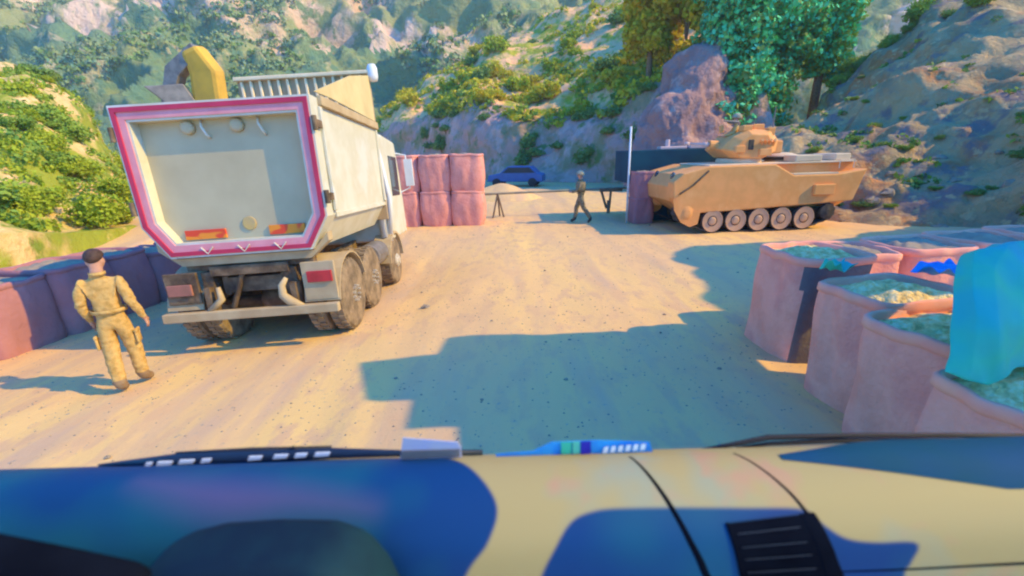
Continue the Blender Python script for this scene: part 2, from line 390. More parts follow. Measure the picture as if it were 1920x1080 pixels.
terrain('rock_outcrop', [P_([(1170, 310, 27), (1230, 305, 26), (1300, 310, 25), (1350, 310, 25.5), (1395, 310, 27)]),
                         P_([(1195, 250, 28.5), (1245, 215, 27.5), (1295, 220, 26.5), (1345, 230, 27), (1390, 240, 28.5)]),
                         P_([(1225, 195, 30), (1270, 150, 29), (1308, 140, 28), (1352, 150, 28.5), (1392, 160, 30)]),
                         P_([(1240, 175, 31.5), (1285, 115, 31), (1325, 88, 30.5), (1358, 96, 30.8), (1396, 120, 32)]),
                         P_([(1240, 190, 35), (1285, 140, 35), (1325, 110, 35), (1358, 120, 35), (1396, 150, 35)])],
        M['outcrop'], 110, 100, .8, .35, seed=9)
bk_foot = [(10.2, 24, 0), (9.9, 19, -.1), (9.9, 15.2, -.1), (11.2, 13.2, -.1), (12.8, 12.4, -.1), (14.2, 11.2, -.1), (13.2, 8.6, -.1), (12.4, 5.5, -.1), (12.6, 1, -.1), (13, -6, -.1)]
bk_low = [(12.0, 25, 2.2), (11.6, 20, 2.2), (11.9, 17.5, 1.9), (13.4, 15.8, 1.8), (14.9, 14.6, 1.9), (15.6, 11.6, 2.0), (13.9, 7.8, 4.4), (13.3, 5.5, 3.6), (13.6, 1, 1.8), (14, -6, 1.8)]
bk_mid = [tuple(at(1530, 235, 26)), tuple(at(1555, 215, 25.5)), tuple(at(1610, 180, 24)), tuple(at(1680, 150, 22)), tuple(at(1780, 130, 19.5)), (17.5, 12.4, 3.4), (14.9, 7.9, 7.4), (14.0, 3.6, 7.2), (15.6, -1, 2.8), (17, -6, 2.8)]  # unseen hump past the frame edge, raised to shade the road
bk_top = [tuple(at(1545, 205, 33)), tuple(at(1580, 160, 32)), tuple(at(1645, 105, 31)), tuple(at(1725, 48, 29)), tuple(at(1815, -15, 28)), (23.5, 14, 5.0), (17, 8.2, 8.1), (16.8, 3.8, 7.7), (20, -1, 3.2), (24, -6, 3.2)]
bk_far = [tuple(at(1600, 240, 46)), tuple(at(1640, 190, 45)), tuple(at(1700, 130, 43)), tuple(at(1790, 70, 42)), tuple(at(1890, 0, 41)), (40, 20, 7), (34, 9, 7.5), (34, 6, 6.5), (34, 1, 3), (38, -6, 3)]
terrain('bank', [bk_foot, bk_low, bk_mid, bk_top, bk_far], M['bank'], 260, 130, .75, .42, seed=11)

# ------------------------------------------------------------------ foliage
rng = np.random.default_rng(5)
def leaf_cloud(blobs, per, size, flat=.55):
    """leaf quads spread over the outer volume of every blob (cx,cy,cz,rx,ry,rz)"""
    VV = []
    for (cx, cy, cz, rx, ry, rz) in blobs:
        d = rng.normal(size=(per, 3)); d /= np.linalg.norm(d, axis=1)[:, None]
        r = rng.uniform(.55, 1.08, (per, 1))**.8
        lump = 1 + .22*np.sin(d[:, :1]*5+cx*3)*np.cos(d[:, 1:2]*6+cy*2) + .15*np.sin(d[:, 2:]*9+cz)
        p = d*r*lump*np.array([rx, ry, rz]) + np.array([cx, cy, cz])
        n = d*flat + rng.normal(size=(per, 3))*.45; n /= np.linalg.norm(n, axis=1)[:, None]
        u = np.cross(n, rng.normal(size=(per, 3))); u /= np.linalg.norm(u, axis=1)[:, None]; v = np.cross(n, u)
        s = size*rng.uniform(.6, 1.35, (per, 1)); u = u*s; v = v*s*.7
        VV.append(np.stack([p-u-v*.4, p+u*.2-v, p+u+v*.3, p-u*.1+v], 1).reshape(-1, 3))
    return np.concatenate(VV)
def quads_mesh(name, V, mats, nper=None):
    me = bpy.data.meshes.new(name); n = len(V)//4
    me.vertices.add(n*4); me.vertices.foreach_set('co', V.astype(np.float32).ravel())
    me.loops.add(n*4); me.loops.foreach_set('vertex_index', np.arange(n*4, dtype=np.int32))
    me.polygons.add(n); me.polygons.foreach_set('loop_start', np.arange(0, n*4, 4, dtype=np.int32)); me.polygons.foreach_set('loop_total', np.full(n, 4, dtype=np.int32))
    for m in mats: me.materials.append(m)
    if nper is not None: me.polygons.foreach_set('material_index', nper.astype(np.int32))
    me.update(calc_edges=True); me.validate(); return me

def bush_proto(r, per, nb, mat_, leaf, h=.8):
    bl = [(0, 0, r*h*.55, r*.62, r*.62, r*h*.6)]
    for k in range(nb):
        a = 2*pi*k/nb + random.random(); q = r*random.uniform(.35, .62)
        bl.append((cos(a)*q, sin(a)*q, r*h*random.uniform(.3, .8), r*random.uniform(.32, .5), r*random.uniform(.32, .5), r*h*random.uniform(.3, .45)))
    cr_ = quads_mesh('crown', leaf_cloud(bl, per, leaf), [mat_])
    mb = MB()
    for k in range(4):
        a = k*1.7; mb.tube([(0, 0, -.35*r), (cos(a)*r*.12, sin(a)*r*.12, r*.3), (cos(a)*r*.35, sin(a)*r*.35, r*h*.75)], [r*.05, r*.035, r*.012], 5)
    st = bpy.data.meshes.new('stem'); st.from_pydata(mb.V, [], mb.F); st.materials.append(M['bark'])
    return cr_, st
protos_fine = {k: [bush_proto(1, 330, 6, M[m], .062, hh) for hh in (.8, 1.0)] for k, m in dict(yel='leaf_yel', mid='leaf_mid', dark='leaf_dark').items()}
protos = {k: [bush_proto(1, 130, 6, M[m], .11, hh) for hh in (.8, 1.05)] for k, m in dict(yel='leaf_sun', mid='leaf_yel', dark='leaf_dark', gold='leaf_gold', teal='leaf_teal').items()}
def bush(kind, p, r, label, group, cat='bush', name='bush', sink=.15, zs=1, fine=False):
    crn, st = random.choice((protos_fine if fine else protos)[kind])
    e = empty(name, (p[0], p[1], p[2]-r*sink), (0, 0, random.uniform(0, 6.28))); e.scale = (r, r*random.uniform(.85, 1.2), r*random.uniform(.85, 1.15)*zs)
    a = bpy.data.objects.new('crown', crn); b = bpy.data.objects.new('stem', st)
    for o in (a, b): C.objects.link(o); o.parent = e
    tag(e, label, cat, group); return e

def zone(p):
    d = cam.matrix_world.inverted() @ Vector(p); u = 960 + CF*d.x/-d.z; v = 540 - CF*d.y/-d.z
    for a, t in ((0, 'outside the left edge'), (110, 'at the left edge'), (230, 'left of the tailgate'), (450, 'behind the tailgate'), (700, 'above the truck bed'), (800, 'just right of the truck'), (910, 'above the stacked barriers'),
                 (1050, 'above the blue car'), (1180, 'above the walking soldier'), (1320, 'above the booth'), (1470, 'above the turret'), (1620, 'above the vehicle rear'), (1770, 'above the right barriers'), (1920, 'above the tarpaulin'), (9e9, 'beyond the right edge')):
        if u < a: break
    return t + (', near the top' if v < 60 else (', high up' if v < 130 else (', halfway up' if v < 220 else (', low down' if v < 330 else ', at the foot'))))
def pick(name, n, amin, amax, bmin, bmax, dens=None):
    L = []
    while len(L) < n:
        a = random.uniform(amin, amax); b = random.uniform(bmin, bmax)
        if dens and random.random() > dens(a, b): continue
        L.append(surf_pt(name, a, b))
    return L
# individual bushes on the two near hills
for i, p in enumerate(pick('right_hill', 85, .05, .99, .26, .72)):
    k = random.choice(['yel', 'mid', 'yel', 'mid', 'yel', 'dark']); lab = dict(yel='yellow-green bush growing on the sunlit right-hand hillside', mid='mid green bush growing on the sunlit right-hand hillside', dark='dark olive bush growing on the sunlit right-hand hillside')[k]
    bush(k, p, random.uniform(.7, 1.8), lab.replace(' growing on the sunlit right-hand hillside', ' on the sunlit hillside ') + zone(p), 'bushes on the right-hand hillside')
for i, p in enumerate(pick('right_hill', 26, .1, .95, .03, .24)):
    bush('dark', p, random.uniform(.6, 1.3), 'dark olive bush on the shaded rock cutting ' + zone(p), 'bushes on the rock cutting')
for (u, v, y, r) in [(1290, 25, 36, 2.2), (1345, 45, 34, 2.0), (1385, 20, 33, 1.9), (1320, 95, 35, 1.5), (1255, 70, 40, 2.0), (1370, 85, 32, 1.0)]:
    bush('gold', at(u, v, y), r, 'golden yellow bush beside the tall dark tree ' + zone(at(u, v, y)), 'golden bushes beside the tall tree', sink=.4)
for i, p in enumerate(pick('left_hill', 34, .12, .78, .12, .82)):
    k = random.choice(['yel', 'mid', 'yel', 'dark']); lab = dict(yel='low yellow-green bush on the sandy left-hand slope', mid='low mid green bush on the sandy left-hand slope', dark='low dark olive bush on the sandy left-hand slope')[k]
    bush(k, p, random.uniform(.35, .95), lab.replace(' on the sandy left-hand slope', ' on the left slope ') + zone(p), 'bushes on the left-hand slope', zs=.75, fine=True)
for (u, v, y, r, k) in [(185, 395, 11.6, .75, 'yel'), (215, 350, 15, .7, 'yel'), (85, 300, 14.5, .75, 'mid'), (30, 180, 20, 1.0, 'yel'), (60, 215, 18.5, .9, 'mid'), (25, 385, 10.5, .5, 'yel'), (120, 245, 19, .9, 'mid')]:
    bush(k, at(u, v, y), r, {185: 'broad bright green bush low on the left slope, just left of the truck tailgate', 215: 'bright green bush touching the left edge of the tailgate on the slope', 85: 'round mid green bush in the middle of the left slope', 30: 'yellow-green bush near the crest at the left edge of the photo', 60: 'mid green bush below the crest of the left slope', 25: 'small green bush at the foot of the left slope by the photo edge', 120: 'mid green bush high on the left slope toward the truck'}[u], 'large bushes on the left-hand slope', sink=.5, fine=True)
for i, p in enumerate(pick('bank', 22, .1, .5, .66, .78)):
    bush(random.choice(['mid', 'dark', 'yel']), p, random.uniform(.35, .9), 'small green bush on the earth bank crest ' + zone(p), 'bushes on the crest of the bank', fine=True)
for i, p in enumerate(pick('bank', 26, .2, .55, .08, .6)):
    bush(random.choice(['dark', 'mid']), p, random.uniform(.15, .4), 'small dry shrub on the earth bank face ' + zone(p), 'shrubs on the face of the bank', zs=.7, fine=True)
# scrub nobody could count
def scatter(name, surf, n, rmin, rmax, leaf, per, mats, amin=0, amax=1, bmin=0, bmax=1, clump=.05, thr=-.05, hs=.7):
    bl = []; tries = 0
    while len(bl) < n and tries < n*6:
        tries += 1
        p = surf_pt(surf, random.uniform(amin, amax), random.uniform(bmin, bmax))
        if noise.noise(Vector(p)*clump) < thr: continue
        r = random.uniform(rmin, rmax); bl.append((p.x, p.y, p.z + r*.2, r, r, r*hs))
    me = quads_mesh(name, leaf_cloud(bl, per, leaf), mats, np.repeat(rng.integers(0, len(mats), len(bl)), per))
    o = bpy.data.objects.new(name, me); C.objects.link(o); return tag(o, kind='stuff')
tag(scatter('mountain_scrub', 'mountain', 4200, .7, 2.0, .5, 26, [M['leaf_far'], M['leaf_far'], M['leaf_dark']], .1, .85, .02, .92, .03, -.12), 'mass of small green trees and scrub covering the far mountainside', 'scrub')
tag(scatter('hillside_scrub', 'right_hill', 900, .3, .85, .22, 30, [M['leaf_sun'], M['leaf_sun'], M['leaf_mid']], 0, 1, .22, .78, .12, -.1), 'low yellow-green scrub spread over the right-hand hillside', 'scrub')
tag(scatter('slope_scrub', 'left_hill', 700, .12, .34, .06, 50, [M['leaf_mid'], M['leaf_yel']], .05, .95, .03, .9, .25, -.05), 'low green scrub spread over the sandy left-hand slope', 'scrub')
tag(scatter('bank_grass', 'bank', 220, .08, .25, .08, 16, [M['leaf_dark'], M['leaf_mid']], .1, .6, .04, .8, .4, 0), 'sparse dry grass on the earth bank at the right', 'grass')

def tree(base, h, blobs, leafm, label, cat='tree', group=None, per=800, leaf=.16):
    e = empty('tree', base)
    mb = MB(); mb.tube([(0, 0, -3.5), (.08*h/9, 0, h*.25), (-.05*h, .02*h, h*.55), (0, 0, h*.85)], [h*.035, h*.028, h*.018, h*.006], 9)
    for b in blobs[:9]: mb.tube([(0, 0, h*.3), (b[0]*.5, b[1]*.5, b[2]*.8), (b[0], b[1], b[2])], [h*.014, h*.009, h*.004], 6)
    mb.build('trunk', M['bark'], e, True)
    me = quads_mesh('crown', leaf_cloud(blobs, per, leaf), leafm, rng.integers(0, len(leafm), len(blobs)*per))
    o = bpy.data.objects.new('crown', me); C.objects.link(o); o.parent = e
    return tag(e, label, cat, group)
def crown(w_, d, z0, z1, n, rr):
    L = []
    for i in range(n):
        f = (i+.5)/n; z = z0 + (z1-z0)*f; wf = (sin(pi*min(1, .25+.75*(1-f)))**.5) if f > .2 else .8
        a = i*2.4; q = random.uniform(.25, .85)
        L.append((cos(a)*w_*q*wf, sin(a)*d*q*wf, z, rr*random.uniform(.7, 1.15), rr*random.uniform(.7, 1.1), rr*random.uniform(.6, .9)))
    return L
tree((14.6, 30.5, 1.2), 15.5, crown(3.4, 2.4, .6, 15.5, 46, 1.4), [M['leaf_teal'], M['leaf_teal'], M['leaf_dark']], 'tall dark blue-green tree filling the gap between the mauve rock and the earth bank')
tree((18.2, 33, 3.0), 14.5, crown(2.8, 2.2, .2, 14.5, 36, 1.35), [M['leaf_teal'], M['leaf_dark']], 'dark green tree just right of the tallest tree, behind the bank crest')
tree((22.6, 34, 7), 9, crown(2.6, 2.0, .2, 9, 26, 1.2), [M['leaf_mid'], M['leaf_teal']], 'bushy mid green tree rising behind the crest of the earth bank at the top')
tree((11.2, 37, 9.5), 7.0, crown(1.9, 1.6, .0, 7.0, 24, 1.0), [M['leaf_gold'], M['leaf_sun']], 'golden yellow tree above the mauve rock outcrop')
# loose stones
def stone(p, r, label, group):
    V = []; F = []; n = 9; m_ = 6
    for j in range(m_+1):
        for i in range(n):
            a = 2*pi*i/n; b = pi*j/m_ - pi/2; d = Vector((cos(a)*cos(b), sin(a)*cos(b), sin(b)*.65)); k = r*(1 + .6*noise.noise(d*2.3 + Vector(p)))
            V.append(Vector((d.x*k, d.y*k*.8, d.z*k)))
    for j in range(m_):
        for i in range(n): F.append([j*n+i, j*n+(i+1) % n, (j+1)*n+(i+1) % n, (j+1)*n+i])
    o = mesh_obj('stone', V, F, M['stone'], smooth=False); o.location = p; return tag(o, label, 'stone', group)
for k in range(70):
    x = random.uniform(-7, 8); y = random.uniform(2.8, 16)
    stone((x, y, gz(x, y)+.005), random.uniform(.012, .035), 'tiny loose stone lying on the sandy road', 'loose stones on the road')
stone((-1.55, 7.2, gz(-1.55, 7.2)+.02), .07, 'fist-sized brown stone alone on the sunlit road beside the dump truck', 'larger stones on the road')
for i, p in enumerate(pick('bank', 26, .2, .6, .01, .35)):
    stone(p - Vector((0, 0, .05)), random.uniform(.1, .3), 'boulder lodged in the earth bank ' + zone(p), 'boulders in the earth bank')

def pebbles(n):
    V = []; F = []
    for k in range(n):
        y = 2.6 + 14*random.random()**1.4; x = random.uniform(-8, 9); z = gz(x, y) + .018*fbm((x*.9, y*.5, 1)) + .02*fbm((x*2.2, y*.35, 4), 3)
        if noise.noise(Vector((x*.7, y*.5, 0))) < random.uniform(-.5, .4): continue
        q = random.uniform(.004, .014); b = len(V)
        for d in ((-1, -.6, 0), (.9, -.8, 0), (1, .7, 0), (-.8, .9, 0), (.1, 0, .9)): V.append((x+d[0]*q*random.uniform(.7, 1.2), y+d[1]*q*random.uniform(.7, 1.2), z+d[2]*q))
        F += [(b, b+1, b+4), (b+1, b+2, b+4), (b+2, b+3, b+4), (b+3, b, b+4)]
    o = mesh_obj('gravel', V, F, M['stone']); tag(o, 'fine gravel scattered over the sandy road', 'gravel', kind='stuff')
pebbles(9000)

# ------------------------------------------------------------------ dump truck
def wheel(parent, x, y, r, wd, dual=False, sgn=1, name='wheel'):
    """wheel whose outer face is at |x|"""
    e = empty(name, (x, y, r)); e.parent = parent
    def tyre(x0, x1):
        mb = MB(); w2 = x1-x0
        mb.lathe([(r*.58, 0), (r*.80, -.0), (r*.95, w2*.05), (r, w2*.16), (r, w2*.84), (r*.95, w2*.95), (r*.80, w2), (r*.58, w2)], 36, Matrix.Translation((x0, 0, 0)) @ Matrix.Rotation(pi/2, 4, 'Y'))
        for k in range(30):
            a = 2*pi*k/30; Mx = Matrix.Rotation(a, 4, 'X')
            mb.box((x0+w2*.14, -.028, r*.99), (x0+w2*.46, .028, r*1.025), Mx); mb.box((x0+w2*.54, .02, r*.99), (x0+w2*.86, .076, r*1.025), Mx)
        t = mb.build('tyre', M['tyre'], e); fix_normals(t)
    s = sgn
    if s > 0: tyre(-wd, 0)
    else: tyre(0, wd)
    if dual:
        if s > 0: tyre(-2*wd-.05, -wd-.05)
        else: tyre(wd+.05, 2*wd+.05)
    mb = MB(); R_ = Matrix.Rotation(s*pi/2, 4, 'Y')
    mb.lathe([(r*.58, -wd), (r*.58, -.012), (r*.54, -.01), (r*.50, -.05), (r*.30, -.10 if dual else -.03), (r*.28, -.04 if dual else .02), (r*.16, -.02 if dual else .05), (r*.15, .0 if dual else .07)], 30, R_)
    for k in range(10):
        a = 2*pi*k/10; mb.box((r*.22*cos(a)-.014, r*.22*sin(a)-.014, -.05), (r*.22*cos(a)+.014, r*.22*sin(a)+.014, .045), R_)
    fix_normals(mb.build('rim', M['rim'], e)); return e

TR = empty('dump_truck', (-3.693, 5.818, -.183))
TR.rotation_euler = (Matrix.Rotation(.039, 3, 'Z') @ Matrix.Rotation(-.0547, 3, 'X') @ Matrix.Rotation(-.0326, 3, 'Y')).to_euler()
tag(TR, 'large cream dump truck with a crimson-edged open tailgate frame, seen from behind on the road', 'dump truck')
L_, ZT = 3.25, 3.40
OUT = [(-1.27, ZT), (1.27, ZT), (1.25, 1.84), (.97, 1.40), (-.97, 1.40), (-1.25, 1.84)]
o1 = inset(OUT, .028); o2 = inset(OUT, .085); o3 = inset(OUT, .175); o4 = inset(OUT, .205)
mb = MB(); wall_t = inset(OUT, .05)
U = [OUT[0], OUT[5], OUT[4], OUT[3], OUT[2], OUT[1], (wall_t[1][0], ZT), wall_t[2], wall_t[3], wall_t[4], wall_t[5], (wall_t[0][0], ZT)]
body = empty('dump_body'); body.parent = TR
n = len(U); mb.add([(p[0], .21, p[1]) for p in U] + [(p[0], L_, p[1]) for p in U],
   [(i, i+n, (i+1) % n+n, (i+1) % n) for i in range(n)] + [(0, 1, 10, 11), (1, 2, 9, 10), (2, 3, 8, 9), (3, 4, 7, 8), (4, 5, 6, 7)] + [(11+n, 10+n, 1+n, n), (10+n, 9+n, 2+n, 1+n), (9+n, 8+n, 3+n, 2+n), (8+n, 7+n, 4+n, 3+n), (7+n, 6+n, 5+n, 4+n)])
fix_normals(mb.build('side_shell', M['white_paint'], body))
mb = MB()
mb.box((1.262, .25, ZT-.10), (1.33, L_, ZT+.03)); mb.box((-1.33, .25, ZT-.10), (-1.262, L_, ZT+.03))
split(mb.build('top_rail', M['dusty'], body, bevel=.012))
mb = MB(); mb.box((1.253, .3, 1.80), (1.275, L_, 1.87)); mb.box((1.262, L_-.10, 1.9), (1.30, L_-.02, ZT-.11)); mb.box((1.262, .22, 1.9), (1.305, .31, ZT-.11))
split(mb.build('side_stiffener', M['white_paint'], body, bevel=.008))
fix_normals(MB().ring(OUT, o1, -.02, .205).build('outer_edge', M['white_paint'], body))
fix_normals(MB().ring(o1, o2, -.035, .2).build('red_border', M['red_paint'], body))
fix_normals(MB().ring(o2, o3, -.015, .2).build('pink_border', M['pink_paint'], body))
fix_normals(MB().ring(o3, o4, .0, .2).build('inner_lip', M['white_paint'], body))
tg = MB().prism(o4, .15, .20).build('tailgate', M['panel_paint'], body); fix_normals(tg)
mb = MB()
for x in (-.22, .52):
    mb.tube([(x-.02, .13, ZT-.20), (x, .08, ZT-.30), (x+.04, .09, ZT-.40), (x+.05, .14, ZT-.44)], .016, 8)
split(mb.build('hook', M['white_paint'], tg, True))
mb = MB()
for x in (-.42, .22): mb.lathe([(.09, 0), (.085, .06), (.06, .075)], 18, Matrix.Translation((x, .15, ZT-.30)) @ Matrix.Rotation(pi/2, 4, 'X'))
split(mb.build('tailgate_stop', M['panel_paint'], tg, True))
for (x0, x1) in ((-.80, -.24), (.36, .86)):
    MB().box((x0, .12, 1.63), (x1, .147, 1.76)).build('reflective_plate', M['orange_refl'], tg, bevel=.004)
MB().lathe([(.095, 0), (.095, .012), (.085, .016)], 28, Matrix.Translation((.10, .147, 1.81)) @ Matrix.Rotation(pi/2, 4, 'X')).build('round_badge', M['yellow_badge'], tg)
mb = MB()
for x in (-.45, .05, .55):
    mb.tube([(x-.08, -.03, 1.53), (x, -.03, 1.44), (x+.08, -.03, 1.53)], .011, 6)
split(mb.build('chevron_weld', M['white_paint'], body))
mb = MB()
for z in (3.05, 2.1):
    mb.tube([(1.29, -.02, z-.09), (1.29, -.02, z+.09)], .035, 10); mb.box((1.265, .0, z-.05), (1.31, .2, z+.05))
    mb.tube([(-1.29, -.02, z-.09), (-1.29, -.02, z+.09)], .035, 10); mb.box((-1.31, .0, z-.05), (-1.265, .2, z+.05))
hz = split(mb.build('hinge', M['dirty'], body, bevel=.006))
# tapered underside skirt
fix_normals(MB().prism([(-1.18, 1.62), (-.95, 1.38), (.95, 1.38), (1.18, 1.62), (1.18, 1.50), (.9, 1.27), (-.9, 1.27), (-1.18, 1.50)], .06, .24).build('rear_skirt', M['dusty'], body))
# headboard with ribs, side gussets, cap
hd = empty('headboard'); hd.parent = TR
MB().box((-1.28, L_+.003, 1.5), (1.28, L_+.06, ZT+.97)).build('headboard_panel', M['ribbed'], hd, bevel=.01)
mb = MB()
for k in range(14):
    x = -1.20 + k*.176; mb.box((x, L_-.055, ZT-.3), (x+.05, L_+.001, ZT+.93))
split(mb.build('rib', M['rib_cream'], hd, bevel=.012))
MB().box((-1.30, L_-.10, ZT+.93), (1.30, L_+.09, ZT+1.0)).build('top_rail', M['rib_cream'], hd, bevel=.015)
mb = MB(); mb.prism([(.15, ZT+.06), (.75, ZT+.08), (L_-.06, ZT+.055), (L_-.06, ZT+.90), (1.9, ZT+.62)], 1.27, 1.29, 'x')
fix_normals(mb.build('side_gusset', M['tan_tarp'], hd))
mb = MB(); mb.lathe([(.02, -.14), (.08, -.13), (.10, -.05), (.10, .10), (.07, .17), (.02, .18)], 16, Matrix.Translation((1.36, L_-.02, ZT+.93)))
mb.build('end_lamp', M['mirror_white'], hd, True)
# chassis
ch = empty('chassis'); ch.parent = TR
mb = MB()
for x in (-.42, .42): mb.box((x-.045, .15, .80), (x+.045, L_+2.0, 1.08))
mb.box((-.42, .15, .83), (.42, .26, 1.05)); mb.box((-.42, 1.6, .83), (.42, 1.7, 1.05)); mb.box((-.55, .05, 1.10), (.55, 1.4, 1.24)); mb.box((-.9, .12, 1.18), (.9, .24, 1.27))
mb.build('frame_rail', M['dirty'], ch, bevel=.01)
for y in (.70, 1.86):
    mb = MB(); mb.tube([(-1.0, y, .55), (-.3, y, .55), (.3, y, .55), (1.0, y, .55)], [.09, .10, .10, .09], 12)
    mb.lathe([(.05, -.20), (.2, -.14), (.27, 0), (.2, .14), (.06, .2)], 16, Matrix.Translation((.02, y-.04, .58)) @ Matrix.Rotation(pi/2, 4, 'X'))
    mb.build('axle', M['dirty'], ch, True)
mb = MB(); mb.tube([(-1.0, 3.72, .5), (1.0, 3.72, .5)], .07, 10); mb.build('axle', M['dirty'], ch, True)
mb = MB()
for x in (-.62, .55):
    mb.tube([(x, .1, .78), (x, .4, .64), (x, .7, .66), (x, 1.2, .74), (x, 1.7, .66), (x, 2.1, .78)], .055, 8)
    mb.box((x-.08, .08, .72), (x+.08, .3, 1.16))
mb.tube([(-.35, .1, .62), (-.2, .1, .95), (-.1, .12, 1.2)], .04, 8); mb.tube([(0, .3, .9), (0, .9, 1.25)], .10, 12)
mb.build('suspension', M['dirty'], ch, bevel=.008)
mb = MB(); mb.tube([(.52, .0, 1.02), (.46, -.05, .92), (.46, -.06, .78), (.56, -.07, .68), (.74, -.07, .60)], [.03, .05, .06, .07, .03], 10); mb.tube([(-.45, 0, .95), (-.42, -.02, .78), (-.60, -.04, .62)], [.03, .05, .05], 8)
split(mb.build('tow_loop', M['dusty'], ch, True))
mb = MB(); mb.box((-1.23, -.14, .50), (1.23, -.03, .63)); bmp = mb.build('bumper', M['dusty'], ch, bevel=.015)
mb = MB()
for x in (-.6, .6): mb.box((x-.04, -.03, .52), (x+.04, .16, .95))
split(mb.build('bumper_bracket', M['dirty'], ch))
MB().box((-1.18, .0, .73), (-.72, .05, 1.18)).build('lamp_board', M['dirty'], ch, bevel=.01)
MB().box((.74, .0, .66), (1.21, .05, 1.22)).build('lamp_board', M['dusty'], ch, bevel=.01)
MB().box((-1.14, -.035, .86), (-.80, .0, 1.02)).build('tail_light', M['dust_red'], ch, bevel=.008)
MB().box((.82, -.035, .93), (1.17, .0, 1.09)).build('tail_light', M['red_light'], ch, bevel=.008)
for s in (-1, 1):
    mb = MB(); P = [(sin(a)*.66, cos(a)*.66) for a in np.linspace(-1.45, 1.25, 12)]; Q = [(p[0]*1.03, p[1]*1.03) for p in P]
    x0, x1 = sorted((s*.72, s*1.23))
    mb.prism([(p[0]+.68, p[1]+.56) for p in P] + [(p[0]+.68, p[1]+.56) for p in Q[::-1]], x0, x1, 'x')
    fix_normals(mb.build('mudguard', M['dusty'], ch))
for s in (-1, 1):
    wheel(TR, s*1.22, .70, .56, .27, True, s, 'rear_wheel'); wheel(TR, s*1.22, 1.86, .56, .27, True, s, 'rear_wheel'); wheel(TR, s*1.24, 3.72, .53, .30, False, s, 'front_wheel')
# fuel tank, cab
cabp = empty('cab'); cabp.parent = TR
mb = MB(); mb.prism([(L_+.22, 1.0), (L_+.22, 3.15), (L_+.5, 3.28), (L_+1.8, 3.2), (L_+2.1, 2.2), (L_+2.15, 1.0)], -1.22, 1.22, 'x')
fix_normals(mb.build('cab_shell', M['white_paint'], cabp, bevel=.05))
MB().box((1.212, L_+.95, 1.95), (1.232, L_+1.75, 2.85)).build('side_window', M['glass'], cabp, bevel=.01)
MB().box((-1.232, L_+.95, 1.95), (-1.212, L_+1.75, 2.85)).build('side_window', M['glass'], cabp, bevel=.01)
fix_normals(MB().prism([(L_+1.84, 2.96), (L_+2.06, 2.25), (L_+2.08, 2.25), (L_+1.86, 2.98)], -1.05, 1.05, 'x').build('windscreen', M['glass'], cabp))
mb = MB(); P = [(sin(a)*.62, cos(a)*.62) for a in np.linspace(-1.5, 1.5, 12)]
mb.prism([(p[0]+3.72, p[1]+.53) for p in P] + [(p[0]*1.08+3.72, p[1]*1.08+.53) for p in P[::-1]], .9, 1.27, 'x'); mb.prism([(p[0]+3.72, p[1]+.53) for p in P] + [(p[0]*1.08+3.72, p[1]*1.08+.53) for p in P[::-1]], -1.27, -.9, 'x')
split(fix_normals(mb.build('wheel_arch', M['dusty'], cabp)))
for s in (-1, 1):
    mb = MB(); mb.tube([(s*1.2, L_+1.9, 2.95), (s*1.42, L_+2.0, 2.9), (s*1.45, L_+2.0, 2.1), (s*1.2, L_+1.95, 2.0)], .02, 8)
    mb.box((s*1.47-.10, L_+1.95, 2.15), (s*1.47+.10, L_+2.03, 2.8)); mb.build('wing_mirror', M['mirror_white'], cabp, bevel=.015)
mb = MB(); mb.tube([(1.12, L_+.14, 1.1), (1.12, L_+.14, 3.3)], .07, 12); mb.tube([(1.2, L_+.30, 1.0), (1.33, L_+.14, 1.9), (1.22, L_+.12, 3.0)], [.05, .06, .04], 8)
mb.build('air_intake', M['mirror_white'], cabp, True)
mb = MB(); mb.tube([(1.0, 2.35, .85), (1.0, 3.1, .85)], .24, 18); mb.build('fuel_tank', M['steel'], cabp, bevel=.02)

# ------------------------------------------------------------------ excavator behind the truck
EX = empty('excavator', (-7.6, 14.2, gz(-7.6, 14.2)), (0, 0, .5)); tag(EX, 'yellow excavator behind the dump truck with its boom raised above the tailgate', 'excavator')
mb = MB(); mb.box((-1.2, -1.5, .95), (1.2, 1.6, 1.9)); mb.build('engine_house', M['digger'], EX, bevel=.08)
mb = MB(); mb.box((-1.2, .3, 1.903), (-.3, 1.6, 2.7)); cabx = mb.build('cab', M['digger'], EX, bevel=.06)
mb = MB(); mb.box((-1.22, .45, 2.0), (-1.203, 1.5, 2.55)); mb.build('window', M['glass'], cabx)
for s in (-1, 1):
    P = [(-1.7, .35), (-1.5, .08), (1.5, .08), (1.75, .35), (1.75, .6), (1.5, .85), (-1.5, .85), (-1.7, .6)]
    fix_normals(MB().prism(P, s*1.0-.25, s*1.0+.25, 'x').build('crawler_track', M['track'], EX, bevel=.05))
bw = EX.matrix_basis.inverted()
def exl(p): return tuple(bw @ Vector(p))
mb = MB()
Bp = [Vector(exl(at(440, 330, 13.6))), Vector(exl(at(398, 200, 13.4))), Vector(exl(at(388, 135, 13.3))), Vector(exl(at(360, 90, 13.2)))]
def boxbeam(mb, P, Wd, Hd):
    rings = []
    for i, p in enumerate(P):
        t = (P[min(i+1, len(P)-1)] - P[max(i-1, 0)]).normalized(); sd_ = Vector(EX.matrix_basis.to_3x3().inverted() @ Vector((0, 1, 0))); sd_ = (sd_ - t*sd_.dot(t)).normalized(); up = sd_.cross(t)
        rings.append([p + sd_*Wd*.5*a + up*Hd[i]*.5*b for a, b in ((-1, -1), (1, -1), (1, 1), (-1, 1))])
    V = [q for r in rings for q in r]; F = [(i*4+k, i*4+(k+1) % 4, (i+1)*4+(k+1) % 4, (i+1)*4+k) for i in range(len(P)-1) for k in range(4)] + [(3, 2, 1, 0), tuple(len(V)-4+k for k in range(4))]
    mb.add(V, F)
